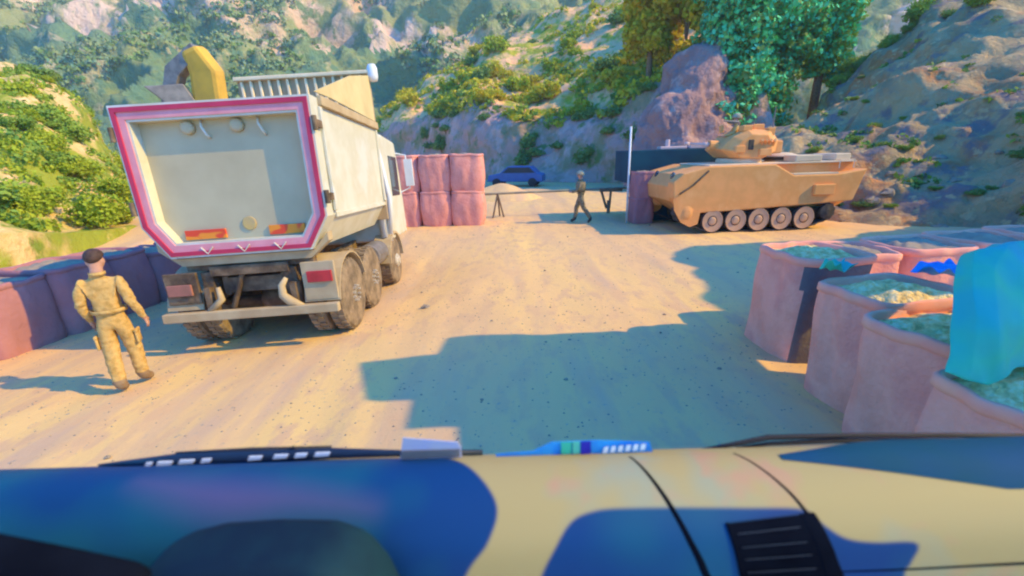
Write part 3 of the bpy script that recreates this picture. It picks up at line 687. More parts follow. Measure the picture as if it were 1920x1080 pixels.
boxbeam(mb, Bp, .5, [.75, .80, .78, .5]); fix_normals(mb.build('boom', M['digger'], EX, bevel=.12))
mb = MB(); boxbeam(mb, [Vector(exl(at(372, 92, 13.2))), Vector(exl(at(330, 135, 13.2))), Vector(exl(at(318, 205, 13.2)))], .35, [.3, .4, .25]); fix_normals(mb.build('stick', M['steel'], EX, bevel=.02))
mb = MB(); c_ = Vector(exl(at(325, 185, 13.2)))
P = [(-.55, .25), (.35, .35), (.55, -.1), (.2, -.5), (-.35, -.45), (-.2, -.1)]
fix_normals(mb.prism([(c_.x+p[0], c_.z+p[1]) for p in P], c_.y-.4, c_.y+.4).build('bucket', M['steel'], EX, bevel=.03))

# ------------------------------------------------------------------ earth filled barriers
def barrier_mesh(w_, d_, h, seed, bulge=.09, rimh=.07, n=72, lean=0, fillz=-.06, tall=0):
    """rounded square bag with bulging sides, folded rim and fill; returns side, rim, fill (V,F)"""
    sq = lambda a, p=5.5: (abs(cos(a))**p + abs(sin(a))**p)**(-1/p)
    def ringp(k, z, s, sd_):
        a = 2*pi*k/n; r = sq(a)*s; nn = noise.noise(Vector((cos(a)*1.7, sin(a)*1.7, z*1.6)) + Vector((seed*3.7, 0, 0)))
        vert = .010*sin(a*11 + seed + 1.5*sin(z*3+seed)) + .022*noise.noise(Vector((cos(a)*6+seed, sin(a)*6, z*1.3)))
        return ((w_/2*r*cos(a))*(1+.07*nn+vert) + lean*z, (d_/2*r*sin(a))*(1+.07*nn+vert), z)
    V = []; F = []; nz = 18
    for j in range(nz+1):
        f = j/nz; z = h*f; s = 1 - .05 + bulge*sin(pi*f)**.7
        for k in range(n): V.append(ringp(k, z, s, 0))
    for j in range(nz):
        for k in range(n): F.append((j*n+k, j*n+(k+1) % n, (j+1)*n+(k+1) % n, (j+1)*n+k))
    RV = []; RF = []
    prof = [(1.0, h-rimh), (1.035, h-rimh*.7), (1.03, h+.012), (.985, h+.03), (.93, h+.01), (.92, h-.14)]
    for s, z in prof:
        for k in range(n):
            x, y, z2 = ringp(k, z, s*.965, 0); RV.append((x, y, z2 + .03*noise.noise(Vector((cos(2*pi*k/n)*2, sin(2*pi*k/n)*2, seed)))))
    for j in range(len(prof)-1):
        for k in range(n): RF.append((j*n+k, j*n+(k+1) % n, (j+1)*n+(k+1) % n, (j+1)*n+k))
    FV = []; FF = []; m_ = 12
    for j in range(m_+1):
        for k in range(n):
            s = .93*(j/m_); a = 2*pi*k/n
            x, y, _ = ringp(k, h, s, 0); FV.append((x, y, h + fillz + .10*(1-(j/m_)**2) + (.05*noise.noise(Vector((x*5, y*5, seed))) + .03*noise.noise(Vector((x*13, y*13, seed))))*min(1, 3*(1-j/m_)+.2)))
    for j in range(m_):
        for k in range(n): FF.append((j*n+k, j*n+(k+1) % n, (j+1)*n+(k+1) % n, (j+1)*n+k))
    return (V, F), (RV, RF), (FV, FF)
def barrier(loc, w_, d_, h, seed, rz=0, side='bag', rim='bag_rim', label='', group='', tilt=0, lean=0, bulge=.09, fill='gravel', front=None):
    e = empty('earth_barrier', loc, (0, tilt, rz)); A, B, D = barrier_mesh(w_, d_, h, seed, bulge=bulge, lean=lean)
    so = mesh_obj('fabric_side', *A, M[side], e, True)
    if front:
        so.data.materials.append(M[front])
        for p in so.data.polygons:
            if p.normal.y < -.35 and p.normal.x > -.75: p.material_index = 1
    mesh_obj('folded_rim', *B, M[rim], e, True); fix_normals(mesh_obj('rubble_fill', *D, M[fill], e, True))
    return tag(e, label, 'barrier', group)

# 2 x 3 stack left of the road gap
cols_ = ['left', 'middle', 'right']
for i, x in enumerate((-3.72, -2.62, -1.50)):
    for j in range(2):
        barrier((x + .03*j, 16.0 - i*.06 + .02*j, gz(x, 16)-.03 + j*1.24), 1.10 if i < 2 else 1.16, 1.15, 1.22, i*3+j, side='bag', rim='bag', bulge=.10,
                label='red-brown sand-filled barrier, %s column of the two-high stack beyond the truck, %s one' % (cols_[i], ('bottom', 'top')[j]), group='stacked barriers beyond the truck', tilt=.02*(i-1), fill='stone')
# left row behind the soldier
for k in range(9):
    y = 3.4 + k*1.02; x = -8.45 + .06*k + .1*sin(k*2.1)
    barrier((x, y, gz(-8, y)-.05), 1.15, 1.1, 1.20 + .06*sin(k*1.7), 30+k, rz=random.uniform(-.06, .06), side='bag_shade', rim='bag_shade', fill='stone',
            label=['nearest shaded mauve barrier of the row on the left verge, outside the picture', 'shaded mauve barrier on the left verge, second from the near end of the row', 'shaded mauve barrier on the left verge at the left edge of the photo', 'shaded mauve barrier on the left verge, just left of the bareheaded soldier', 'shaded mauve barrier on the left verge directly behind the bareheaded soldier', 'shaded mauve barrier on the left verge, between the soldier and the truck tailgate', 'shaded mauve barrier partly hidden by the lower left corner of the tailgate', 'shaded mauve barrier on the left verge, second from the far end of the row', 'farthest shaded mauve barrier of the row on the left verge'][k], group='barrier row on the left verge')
# right-hand rows
barrier((3.56, 5.0, -.02), .90, .95, 1.24, 51, rz=.12, side='bag_near', rim='bag_rim', label='tall faded pink barrier standing apart at the corner, narrow gap to the rubble-filled row', group='barriers on the right', lean=.06, bulge=.03, front='bag_front_shade')
for k, (x, y, wd, dp, h) in enumerate([(3.54, 3.74, 1.02, .80, 1.17), (3.38, 2.95, 1.06, .84, 1.12), (3.18, 2.12, 1.10, .86, 1.06), (3.08, 1.26, 1.1, .86, 1.0)]):
    barrier((x, y, -.02), wd, dp, h, 60+k, rz=.12+.05*k, side='bag_near', rim='bag_rim', label=['rubble-topped faded pink barrier, farthest of the near right-hand row', 'rubble-topped faded pink barrier, second from the far end of the near right-hand row', 'faded pink barrier under the teal tarpaulin in the near right-hand row', 'nearest faded pink barrier of the right-hand row beside the dashboard'][k], group='near row of barriers on the right', bulge=.035)
for k, (x, y) in enumerate([(4.42, 5.55), (5.42, 5.62), (6.42, 5.72), (7.42, 5.85)]):
    barrier((x, y, -.02), 1.02, .9, 1.12+.03*k, 70+k, rz=.05, side='bag_near', rim='bag_rim', label=['red barrier with a drooping pink rim right behind the corner barrier', 'red barrier, second along the back row on the right', 'red barrier, third along the back row beside the teal tarpaulin', 'red barrier at the far right end of the back row'][k], group='back row of barriers on the right', bulge=.05, fill='stone')
# rags and tarpaulins
def sheet(name, P, nu, nv, thick, mat_, amp, label, cat, group=None, seed=0):
    """cloth lofted through rows of points"""
    rows = [[Vector(p) for p in r] for r in P]; V = []
    for j in range(nv+1):
        tv = j/nv*(len(rows)-1); a = min(int(tv), len(rows)-2); f = tv-a; f = f*f*(3-2*f) if False else f
        for i in range(nu+1):
            tu = i/nu*(len(rows[0])-1); b = min(int(tu), len(rows[0])-2); g = tu-b
            p = rows[a][b]*(1-f)*(1-g) + rows[a][b+1]*(1-f)*g + rows[a+1][b]*f*(1-g) + rows[a+1][b+1]*f*g
            V.append(p + (Vector((noise.noise(p*2.3+Vector((seed, 0, 0))), noise.noise(p*2.1+Vector((0, seed, 5))), noise.noise(p*2.7+Vector((0, 9, seed))))) + .55*Vector((0, noise.noise(Vector((p.x*9+p.z*3, seed, p.z*2))), .3*noise.noise(Vector((p.x*8, p.y*3, seed))))))*amp)
    F = [(j*(nu+1)+i, j*(nu+1)+i+1, (j+1)*(nu+1)+i+1, (j+1)*(nu+1)+i) for j in range(nv) for i in range(nu)]
    o = mesh_obj(name, V, F, mat_, smooth=True); s_ = o.modifiers.new('solid', 'SOLIDIFY'); s_.thickness = thick
    sb = o.modifiers.new('sub', 'SUBSURF'); sb.levels = sb.render_levels = 1
    return tag(o, label, cat, group)
TP = [[at(1752, 688, 2.20), at(1800, 700, 2.16), at(1862, 716, 2.14), at(1920, 690, 2.2), at(2010, 705, 2.3), at(2140, 700, 2.4)],
      [at(1778, 610, 2.32), at(1822, 620, 2.24), at(1870, 620, 2.22), at(1930, 610, 2.26), at(2030, 620, 2.36), at(2150, 610, 2.5)],
      [at(1795, 520, 2.50), at(1835, 525, 2.40), at(1885, 520, 2.36), at(1950, 515, 2.38), at(2050, 520, 2.46), at(2160, 520, 2.6)],
      [at(1818, 478, 2.66), at(1850, 468, 2.58), at(1900, 458, 2.52), at(1970, 455, 2.52), at(2060, 460, 2.6), at(2160, 470, 2.7)],
      [at(1830, 470, 2.90), at(1865, 455, 2.86), at(1915, 447, 2.86), at(1980, 445, 2.86), at(2070, 450, 2.9), at(2170, 460, 2.95)],
      [at(1836, 500, 3.10), at(1870, 490, 3.12), at(1920, 480, 3.14), at(1985, 480, 3.14), at(2075, 480, 3.1), at(2175, 490, 3.1)]]
sheet('tarpaulin', TP, 60, 44, .012, M['teal'], .075, 'large turquoise tarpaulin draped over the near right-hand barriers at the edge of the photo', 'tarpaulin', seed=3)
for k, (x, y, z, r, m_, lb) in enumerate([(3.28, 4.12, 1.24, .13, 'teal', 'small bright blue rag lying on the far rubble-topped barrier'), (4.15, 3.95, 1.22, .22, 'blue_card', 'crumpled bright blue rag next to the turquoise tarpaulin')]):
    rows = [[(x + r*(i/4-.5)*2, y + r*(j/4-.5)*1.5, z + .07*sin(i*2.1+j*1.3)+.05) for i in range(5)] for j in range(5)]
    sheet('rag', rows, 14, 14, .01, M[m_], .05, lb, 'rag', seed=8+k)

# ------------------------------------------------------------------ guard booth behind the armoured vehicle
GB = empty('guard_booth', (5.9, 16.2, 0)); tag(GB, 'dark teal flat-roofed guard booth partly hidden behind the armoured vehicle', 'booth')
mb = MB(); mb.box((-1.0, -.97, 0), (1.6, .9, 1.297)); mb.build('wall', M['booth'], GB, bevel=.02)
mb = MB(); mb.box((-1.75, -.98, 1.30), (1.8, 1.1, 2.40)); mb.build('roof', M['booth'], GB, bevel=.03)
mb = MB(); mb.box((-1.0, -.92, .5), (-.2, -.902, 1.1)); mb.build('window', M['glass'], GB)
mb = MB(); mb.box((-.7, -.9, 2.403), (.2, -.5, 2.50)); mb.box((.3, -.9, 2.403), (1.5, -.5, 2.56)); mb.tube([(-.4, -.7, 2.49), (-.4, -.7, 2.72)], .08, 10)
o = mb.build('rolled_cloth', M['pale_cloth'], bevel=.03); o.location = GB.location; tag(o, 'pale pink bundles of cloth lying on the dark booth roof', 'bundle')
for j in range(2):
    barrier((4.55, 15.0, j*.86), .72, .8, .84, 90+j, side='bag_shade', rim='bag_shade', bulge=.06, fill='stone', label='narrow dark red-brown barrier beside the booth, %s of the pair' % ('lower', 'upper')[j], group='barrier pair beside the booth')
mb = MB(); mb.tube([(0, 0, 0), (.0, 0, 3.15)], .035, 10); PW = mb.build('pole', M['mirror_white'], None, True); PW.location = (4.05, 14.9, 0); tag(PW, 'thin white pole standing against the corner of the dark booth', 'pole')

# swing barrier
RB = empty('road_barrier', (0, 17.2, 0)); tag(RB, 'low horizontal barrier bar on two trestle legs across the far end of the road', 'barrier')
mb = MB(); mb.tube([(-1.2, 0, .92), (5.0, .35, .98)], .045, 10); mb.build('bar', M['barrier'], RB)
mb = MB()
for dx, dy in ((-.22, -.1), (.22, -.1), (.05, .25)): mb.tube([(-.45, 0, .93), (-.45+dx, dy, 0)], .035, 8)
mb.build('leg', M['timber'], RB)
mb = MB()
for dx, dy in ((-.28, -.1), (.1, .2)): mb.tube([(4.0+dx*.3, .3, .2), (4.0+dx*1.3, .3+dy, 1.0)], .05, 8)
mb.tube([(4.0, .3, 0), (4.0, .3, .5)], .07, 8); mb.box((3.62, .15, .86), (4.5, .32, 1.0))
mb.build('leg', M['timber'], RB)

# distant covered vehicle and dirt heap
DV = empty('parked_car', (.6, 33.5, .0), (0, 0, 1.35)); tag(DV, 'small blue car parked far up the road below the rock cutting', 'car')
P = [(-2.1, .35), (-2.1, .85), (-1.7, .98), (-1.2, 1.45), (.5, 1.48), (1.1, 1.0), (2.0, .85), (2.1, .4)]
fix_normals(MB().prism(P, -.85, .85, 'x', Matrix.Identity(4)).build('body', M['blue_paint'], DV, bevel=.06))
P = [(-1.55, 1.0), (-1.15, 1.38), (.42, 1.40), (.9, 1.02)]
fix_normals(MB().prism(P, -.865, .865, 'x').build('window', M['glass'], DV))
for s in (-1, 1):
    for y in (-1.35, 1.35):
        mb = MB(); mb.lathe([(.1, 0), (.32, .0), (.32, .18), (.1, .18)], 16, Matrix.Translation((s*.85-.09, y, .32)) @ Matrix.Rotation(pi/2, 4, 'Y')); mb.build('wheel', M['rubber'], DV)
def heap(name, c, rx, ry, h, m, label, cat, kind=None):
    V = []; F = []; n = 32; m_ = 12
    for j in range(m_+1):
        for i in range(n):
            a = 2*pi*i/n; s = 1-j/m_; z = h*(1-s**1.4)*(1+.3*noise.noise(Vector((cos(a)*s*1.6, sin(a)*s*1.6, 3)))) - .05
            q = 1+.2*noise.noise(Vector((cos(a), sin(a), c[0])))
            V.append((rx*s*cos(a)*q, ry*s*sin(a)*q, z))
    for j in range(m_):
        for i in range(n): F.append((j*n+i, j*n+(i+1) % n, (j+1)*n+(i+1) % n, (j+1)*n+i))
    o = mesh_obj(name, V, F, m, smooth=True); o.location = c; return tag(o, label, cat, kind=kind)
heap('dirt_heap', (-.6, 24.5, 0), 2.4, 1.6, .85, M['sand'], 'sunlit heap of yellow sand beyond the red-brown barrier stack', 'heap')
heap('dirt_heap', (-6.0, 27.5, 0), 3.4, 2.2, 1.5, M['sand'], 'second sand heap farther back behind the red-brown barrier stack', 'heap')

# ------------------------------------------------------------------ tracked armoured vehicle
AVS = .955
AV = empty('armoured_vehicle', (4.66, 12.45, 0), (0, 0, .05)); tag(AV, 'sand-orange tracked armoured carrier with a gun turret parked side-on at the right of the road', 'armoured vehicle')
AV.scale = (AVS, AVS, 1)
def sx(u): return (u-1216)*.01555
SP = [(1216, 1.50), (1236, 1.74), (1286, 1.92), (1416, 1.92), (1455, 1.60), (1545, 1.60), (1601, 1.72), (1583, .82), (1540, .78), (1367, .66), (1242, .60), (1219, 1.06)]
SP = [(sx(u), z) for u, z in SP]
hull = empty('hull'); hull.parent = AV
mb = MB(); mb.prism(SP, 0, .42, 'y'); mb.prism(SP, 2.28, 2.70, 'y'); split(fix_normals(mb.build('side_sponson', M['armour'], hull, bevel=.04)))
mb = MB(); mb.prism([(.06, 1.36), (.30, 1.70), (1.1, 1.90), (5.95, 1.90), (5.80, .75), (5.2, .45), (1.0, .42), (.12, .95)], .421, 2.279, 'y'); fix_normals(mb.build('hull_core', M['armour'], hull, bevel=.02))
mb = MB(); mb.box((1.2, .30, 1.905), (5.85, 2.4, 1.95)); mb.build('roof_plate', M['armour_top'], hull, bevel=.015)
mb = MB()
mb.tube([(1.05, -.012, 1.80), (.62, -.012, 1.42), (.22, -.012, 1.18)], .028, 6); mb.build('trim_strap', M['dirty'], hull)
mb = MB(); mb.prism([(sx(1455), 1.602), (sx(1545), 1.602), (sx(1545), 1.64), (sx(1455), 1.64)], .03, .41, 'y'); mb.build('side_shelf', M['armour_top'], hull)
mb = MB(); mb.box((3.9, .33, 1.953), (4.75, .9, 2.14)); mb.box((5.3, .5, 1.953), (5.8, 1.5, 2.15)); split(mb.build('stowage_box', M['armour_top'], hull, bevel=.03))
mb = MB(); mb.lathe([(.52, 0), (.52, .08), (.38, .2), (.12, .26)], 24, Matrix.Translation((4.25, 1.45, 1.95))); h_ = mb.build('hatch', M['armour_top'], hull, True)
mb = MB(); mb.lathe([(.56, .05), (.58, .07), (.58, .13), (.5, .15)], 24, Matrix.Translation((4.25, 1.45, 1.95))); mb.build('hatch_ring', M['track'], h_)
mb = MB(); mb.lathe([(.10, 0), (.11, .06), (.07, .08)], 16, Matrix.Translation((.30, .7, 1.64)) @ Matrix.Rotation(-pi/2.6, 4, 'Y')); mb.lathe([(.10, 0), (.11, .06), (.07, .08)], 16, Matrix.Translation((.30, 2.0, 1.64)) @ Matrix.Rotation(-pi/2.6, 4, 'Y')); split(mb.build('headlight', M['glass'], hull))
mb = MB(); mb.box((4.35, -.10, 1.02), (5.0, .0, 1.32)); mb.build('side_bin', M['armour'], hull, bevel=.02)
mb = MB(); mb.tube([(5.15, .1, 1.75), (5.15, .1, 1.98), (5.6, .1, 1.98), (5.6, .1, 1.75)], .018, 6); mb.build('grab_rail', M['armour_top'], hull)
# running gear
WX = [sx(u) for u in (1302, 1349, 1396, 1442, 1489)]; WR = .335
def gear(y0, side):
    mb = MB(); path = []
    cyc = [(WX[0], WR+.03, WR, (-.5*pi - .9, -.5*pi))]
    pts = []
    def arc(cx, cz, r, a0, a1, n): 
        for k in range(n+1):
            a = a0+(a1-a0)*k/n; pts.append((cx+r*cos(a), cz+r*sin(a)))
    arc(.50, .62, .30, pi*.5, pi*1.30, 10); arc(WX[0], WR+.035, WR+.02, pi*1.32, pi*1.5, 4)
    for x in WX[1:]: pts.append((x, .015))
    arc(sx(1535), .52, .25, -pi*.42, pi*.5, 9)
    pts.append((3.0, .80)); pts.append((1.6, .82))
    dense = []
    for i in range(len(pts)):
        a = Vector(pts[i]); b = Vector(pts[(i+1) % len(pts)]); L = (b-a).length; m_ = max(1, int(L/.13))
        for k in range(m_): dense.append(a.lerp(b, k/m_))
    n = len(dense); V = []; F = []
    for i, p in enumerate(dense):
        t = (dense[(i+1) % n]-dense[i-1]).normalized(); nn = Vector((t.y, -t.x)); q = p + nn*(.028 if i % 2 else .0); r = p - nn*.03
        V += [(q.x, y0, q.y), (q.x, y0+.38, q.y), (r.x, y0+.38, r.y), (r.x, y0, r.y)]
    for i in range(n):
        j = (i+1) % n
        for k in range(4): F.append((i*4+k, j*4+k, j*4+(k+1) % 4, i*4+(k+1) % 4))
    fix_normals(mesh_obj('track_belt', V, F, M['track'], AV))
    yy = y0-.02 if side < 0 else y0+.40; sg = 1 if side < 0 else -1
    for x in WX:
        e = empty('road_wheel', (x, yy, WR+.03)); e.parent = AV; R_ = Matrix.Rotation(sg*pi/2, 4, 'X')
        mb = MB(); mb.lathe([(WR, -.16), (WR, -.01), (WR*.985, .0), (WR*.90, .003), (WR*.88, -.01)], 32, R_); mb.build('tyre', M['track'], e, False)
        mb = MB(); mb.lathe([(WR*.955, -.15), (WR*.955, .006), (WR*.92, .009), (WR*.88, .0), (WR*.38, -.012), (WR*.30, .01), (WR*.26, .03), (.02, .035)], 32, R_)
        for k in range(8):
            a = 2*pi*k/8; mb.box((WR*.55*cos(a)-.016, WR*.55*sin(a)-.016, -.05), (WR*.55*cos(a)+.016, WR*.55*sin(a)+.016, -.02), R_)
        mb.build('rim', M['roadwheel'], e, False)
    mb = MB(); R_ = Matrix.Translation((.50, yy, .62)) @ Matrix.Rotation(sg*pi/2, 4, 'X')
    mb.lathe([(.27, -.1), (.27, .0), (.2, .015), (.1, .05), (.02, .055)], 24, R_)
    for k in range(12):
        a = 2*pi*k/12; mb.box((.25*cos(a)-.03, .25*sin(a)-.03, -.06), (.25*cos(a)+.03, .25*sin(a)+.03, -.01), R_)
    mb.build('drive_sprocket', M['armour'], AV)
    mb = MB(); mb.lathe([(.22, -.1), (.22, 0), (.15, .01), (.05, .04)], 24, Matrix.Translation((sx(1535), yy, .52)) @ Matrix.Rotation(sg*pi/2, 4, 'X')); mb.build('idler_wheel', M['track'], AV)
gear(.03, -1); gear(2.29, 1)
mb = MB(); mb.box((.9, .30, .30), (5.0, 2.4, .62)); mb.build('belly', M['track'], AV)
mb = MB(); mb.prism([(.045, 1.06), (.10, .72), (.34, .36), (.62, .22), (.86, .30), (.92, .66), (.5, .70)], -.012, .03, 'y'); fix_normals(mb.build('front_skirt', M['armour'], AV))
# turret
TU = empty('turret', (2.66, 1.3, 1.95)); TU.parent = AV; TU.scale = (.92, .92, 1.0)
mb = MB(); base = [(-1.05, .42), (-.65, .16), (.55, .12), (1.0, .30), (1.05, .62), (.75, .92), (-.15, .96), (-.62, .76)]
V = []
for (yy, s, dz) in ((-.80, .62, .0), (-.55, .95, 0), (.55, .95, 0), (.80, .62, 0)):
    V += [(x*s, yy, .12+(z-.12)*(.82 if s < .9 else 1)) for x, z in base]
n = 8; F = [tuple(range(n))] + [tuple(range(4*n-1, 3*n-1, -1))] + [(j*n+i, (j+1)*n+i, (j+1)*n+(i+1) % n, j*n+(i+1) % n) for j in range(3) for i in range(n)]
fix_normals(mesh_obj('turret_shell', V, F, M['armour'], TU, bevel=.03))
mb = MB(); mb.lathe([(.72, 0), (.74, .06), (.70, .14)], 28); mb.build('turret_ring', M['armour_top'], TU)
mb = MB(); mb.tube([(-.85, -.05, .52), (-1.15, -.05, .54)], .15, 12); mb.build('mantlet', M['armour'], TU, bevel=.01)
mb = MB(); mb.tube([(-1.12, -.05, .55), (-1.35, -.05, .57), (-1.36, -.05, .57), (-1.85, -.05, .60)], [.07, .06, .042, .036], 12); mb.tube([(-1.85, -.05, .60), (-2.0, -.05, .61)], .05, 12); mb.build('gun_barrel', M['pale_cloth'], TU, True)
mb = MB(); mb.box((-.18, -.83, .38), (.0, -.64, .66)); mb.build('sight_recess', M['track'], TU, bevel=.02)
mb = MB()
for k in range(4): mb.tube([(.30+.14*k, -.70, .48), (.22+.14*k, -.92, .64)], .045, 8)
split(mb.build('smoke_launcher', M['armour'], TU))
mb = MB(); mb.box((.15, -.4, .93), (.55, .35, 1.10)); mb.tube([(-.55, .3, .9), (-.6, .3, 1.12)], .08, 10); split(mb.build('roof_sight', M['armour'], TU, bevel=.03))
mb = MB(); mb.tube([(.86, -.35, .8), (.88, -.35, 1.55)], [.035, .012], 8); mb.tube([(.62, .4, .85), (.66, .4, 1.3)], [.03, .012], 8); split(mb.build('antenna', M['steel'], TU))
for (a, b) in (((-.30, -.60, .90), (.02, -.30, 1.06)), ((.55, -.62, .78), (.80, -.2, .98)), ((-.62, -.86, .30), (-.30, -.70, .50)), ((.20, -.88, .20), (.62, -.74, .40))):
    MB().box(a, b).build('turret_box', M['armour'], TU, bevel=.02)
mb = MB(); mb.tube([(-.2, -.1, .96), (-.2, -.1, 1.18), (-.75, -.12, 1.22)], [.03, .04, .02], 8); mb.build('machine_gun', M['steel'], TU)
mb = MB(); mb.box((.82, -.5, .25), (1.22, .5, .62)); mb.build('turret_basket', M['armour'], TU, bevel=.04)

# ------------------------------------------------------------------ people
def person(loc, rz, J, cloth, boots, label, lev=2, hair='hair', scale=1, headgear=None, vest=None, pitch=0):
    """J: joint overrides. Faces +y locally"""
    D = dict(pel=(0, 0, .95), sp=(0, 0, 1.12), ch=(0, 0, 1.32), nb=(0, 0, 1.465), nk=(0, .012, 1.53), h1=(0, .03, 1.60), h2=(0, .022, 1.68), h3=(0, .015, 1.735), nose=(0, .128, 1.625),
             shL=(-.165, 0, 1.40), elL=(-.25, -.03, 1.14), wrL=(-.27, .03, .90), paL=(-.275, .045, .83), shR=(.165, 0, 1.40), elR=(.25, -.03, 1.14), wrR=(.27, .03, .90), paR=(.275, .045, .83),
             hiL=(-.10, 0, .88), knL=(-.12, .03, .50), anL=(-.13, -.02, .11), toL=(-.15, .14, .045), hiR=(.10, 0, .88), knR=(.12, .03, .50), anR=(.13, -.02, .11), toR=(.15, .14, .045))
    D.update(J)
    Rr = dict(pel=(.145, .120), sp=(.135, .108), ch=(.165, .122), nb=(.095, .08), nk=(.058, .06), h1=(.070, .082), h2=(.076, .092), h3=(.05, .06), nose=(.014, .014),
              sh=(.070, .070), el=(.055, .055), wr=(.036, .034), pa=(.036, .020), hi=(.115, .11), kn=(.082, .082), an=(.062, .066), to=(.05, .042))
    V = []; Rd = []; E = []; ix = {}
    def add(n, p, r, par=None):
        ix[n] = len(V); V.append(Vector(p)); Rd.append(r)
        if par is not None: E.append((ix[par], ix[n]))
    add('pel', D['pel'], Rr['pel'])
    for a, b in (('sp', 'pel'), ('ch', 'sp'), ('nb', 'ch'), ('nk', 'nb'), ('h1', 'nk'), ('h2', 'h1'), ('h3', 'h2'), ('nose', 'h1')): add(a, D[a], Rr[a], b)
    for s in 'LR':
        sg = -1 if s == 'L' else 1
        add('ear'+s, Vector(D['h1']) + Vector((sg*.085, -.005, .015)), (.014, .02), 'h1')
        add('sh'+s, D['sh'+s], Rr['sh'], 'ch'); add('el'+s, D['el'+s], Rr['el'], 'sh'+s)
        mid = Vector(D['el'+s]).lerp(Vector(D['wr'+s]), .45); add('fo'+s, mid, (.052, .05), 'el'+s)
        add('wr'+s, D['wr'+s], Rr['wr'], 'fo'+s); add('pa'+s, D['pa'+s], Rr['pa'], 'wr'+s)
        d = (Vector(D['pa'+s]) - Vector(D['wr'+s])).normalized(); fw = Vector((0, 1, 0)); fw = (fw - d*fw.dot(d)).normalized(); inn = Vector((-sg, 0, 0))
        for k, (off, ln) in enumerate(((.030, .070), (.010, .078), (-.010, .072), (-.028, .056))):
            a = Vector(D['pa'+s]) + fw*off + d*.022; b = a + d*ln*.5 + inn*.006; c2 = b + d*ln*.42 + inn*.020
            add('f%d%s' % (k, s), a, (.0095, .0095), 'pa'+s); add('g%d%s' % (k, s), b, (.009, .009), 'f%d%s' % (k, s)); add('t%d%s' % (k, s), c2, (.0075, .0075), 'g%d%s' % (k, s))
        a = Vector(D['pa'+s]) - d*.015 + fw*.042; add('th'+s, a, (.012, .012), 'pa'+s); add('tt'+s, a + fw*.018 + d*.045 + inn*.012, (.009, .009), 'th'+s)
        add('hi'+s, D['hi'+s], Rr['hi'], 'pel'); add('kn'+s, D['kn'+s], Rr['kn'], 'hi'+s)
        c1 = Vector(D['kn'+s]).lerp(Vector(D['an'+s]), .35) + Vector((0, -.02, 0)); add('ca'+s, c1, (.078, .08), 'kn'+s)
        c1 = Vector(D['kn'+s]).lerp(Vector(D['an'+s]), .72); add('cu'+s, c1, (.074, .076), 'ca'+s)
        add('an'+s, D['an'+s], Rr['an'], 'cu'+s); add('to'+s, D['to'+s], Rr['to'], 'an'+s)
    me = bpy.data.meshes.new('tmp'); me.from_pydata(V, E, []); ob = bpy.data.objects.new('tmp', me); C.objects.link(ob)
    sk = ob.modifiers.new('skin', 'SKIN'); sk.branch_smoothing = .6; sk.use_smooth_shade = True
    if not me.skin_vertices: 
        bpy.context.view_layer.objects.active = ob
    for i, sv in enumerate(me.skin_vertices[0].data):
        sv.radius = Rd[i]; sv.use_root = (i == 0)
    ss = ob.modifiers.new('sub', 'SUBSURF'); ss.levels = ss.render_levels = lev
    dg = bpy.context.evaluated_depsgraph_get(); dg.update(); ev = ob.evaluated_get(dg); bm_ = bpy.data.meshes.new_from_object(ev)
    bpy.data.objects.remove(ob)
    root = empty('person', loc, (pitch, 0, rz)); root.scale = (scale,)*3
    bd = bpy.data.objects.new('body', bm_); C.objects.link(bd); bd.parent = root; bm_.materials.clear()
    for m_ in (cloth, M['skin'], boots): bm_.materials.append(m_)
    nf = len(bm_.polygons); cc_ = np.empty(nf*3, np.float32); bm_.polygons.foreach_get('center', cc_); cc_ = cc_.reshape(-1, 3)
    A_ = lambda n: np.array(D[n], float); ln = lambda q: np.linalg.norm(q, axis=1)
    nk = A_('nk'); fp = np.zeros(nf, np.int32)
    fp[(cc_[:, 2] > nk[2]-.025) & (ln(cc_-nk) < .35) & (abs(cc_[:, 0]-nk[0]) < .16)] = 1
    for s in 'LR':
        wv, pv, av, tv = A_('wr'+s), A_('pa'+s), A_('an'+s), A_('to'+s); dd = (pv-wv)/np.linalg.norm(pv-wv)
        al = (cc_-wv)@dd; off = ln(cc_-wv-al[:, None]*dd)
        fp[(al > .012) & (al < .2) & (off < .062) & (abs(cc_[:, 0]) > abs(wv[0])-.055)] = 1
        fp[(ln(cc_-av) < .10) | (ln(cc_-tv) < .13) | (ln(cc_-(av+tv)/2) < .12)] = 2
    for v in bm_.vertices:
        if .14 < v.co.z < 1.44 and abs(v.co.x) < .33:
            q = v.co; v.co = q + v.normal*(.010*noise.noise(Vector((q.x*9, q.y*9, q.z*17))) + .008*noise.noise(Vector((q.x*22, q.y*22, q.z*34))))
    bm_.polygons.foreach_set('material_index', fp); bm_.polygons.foreach_set('use_smooth', [True]*len(fp)); bm_.update()
    h = Vector(D['h2'])
    # eyes
    mb = MB()
    for sg in (-1, 1): mb.lathe([(.002, -.006), (.009, -.004), (.011, 0), (.009, .004), (.002, .006)], 10, Matrix.Translation(Vector(D['h1']) + Vector((sg*.030, .088, .035))) @ Matrix.Rotation(pi/2, 4, 'X'))
    split(mb.build('eye', M['rubber'], root, True))
    mb = MB(); mb.box((-.022, -.003, -.003), (.022, .003, .003), Matrix.Translation(Vector(D['h1']) + Vector((0, .092, -.03)))); mb.build('mouth', M['dust_red'], root)
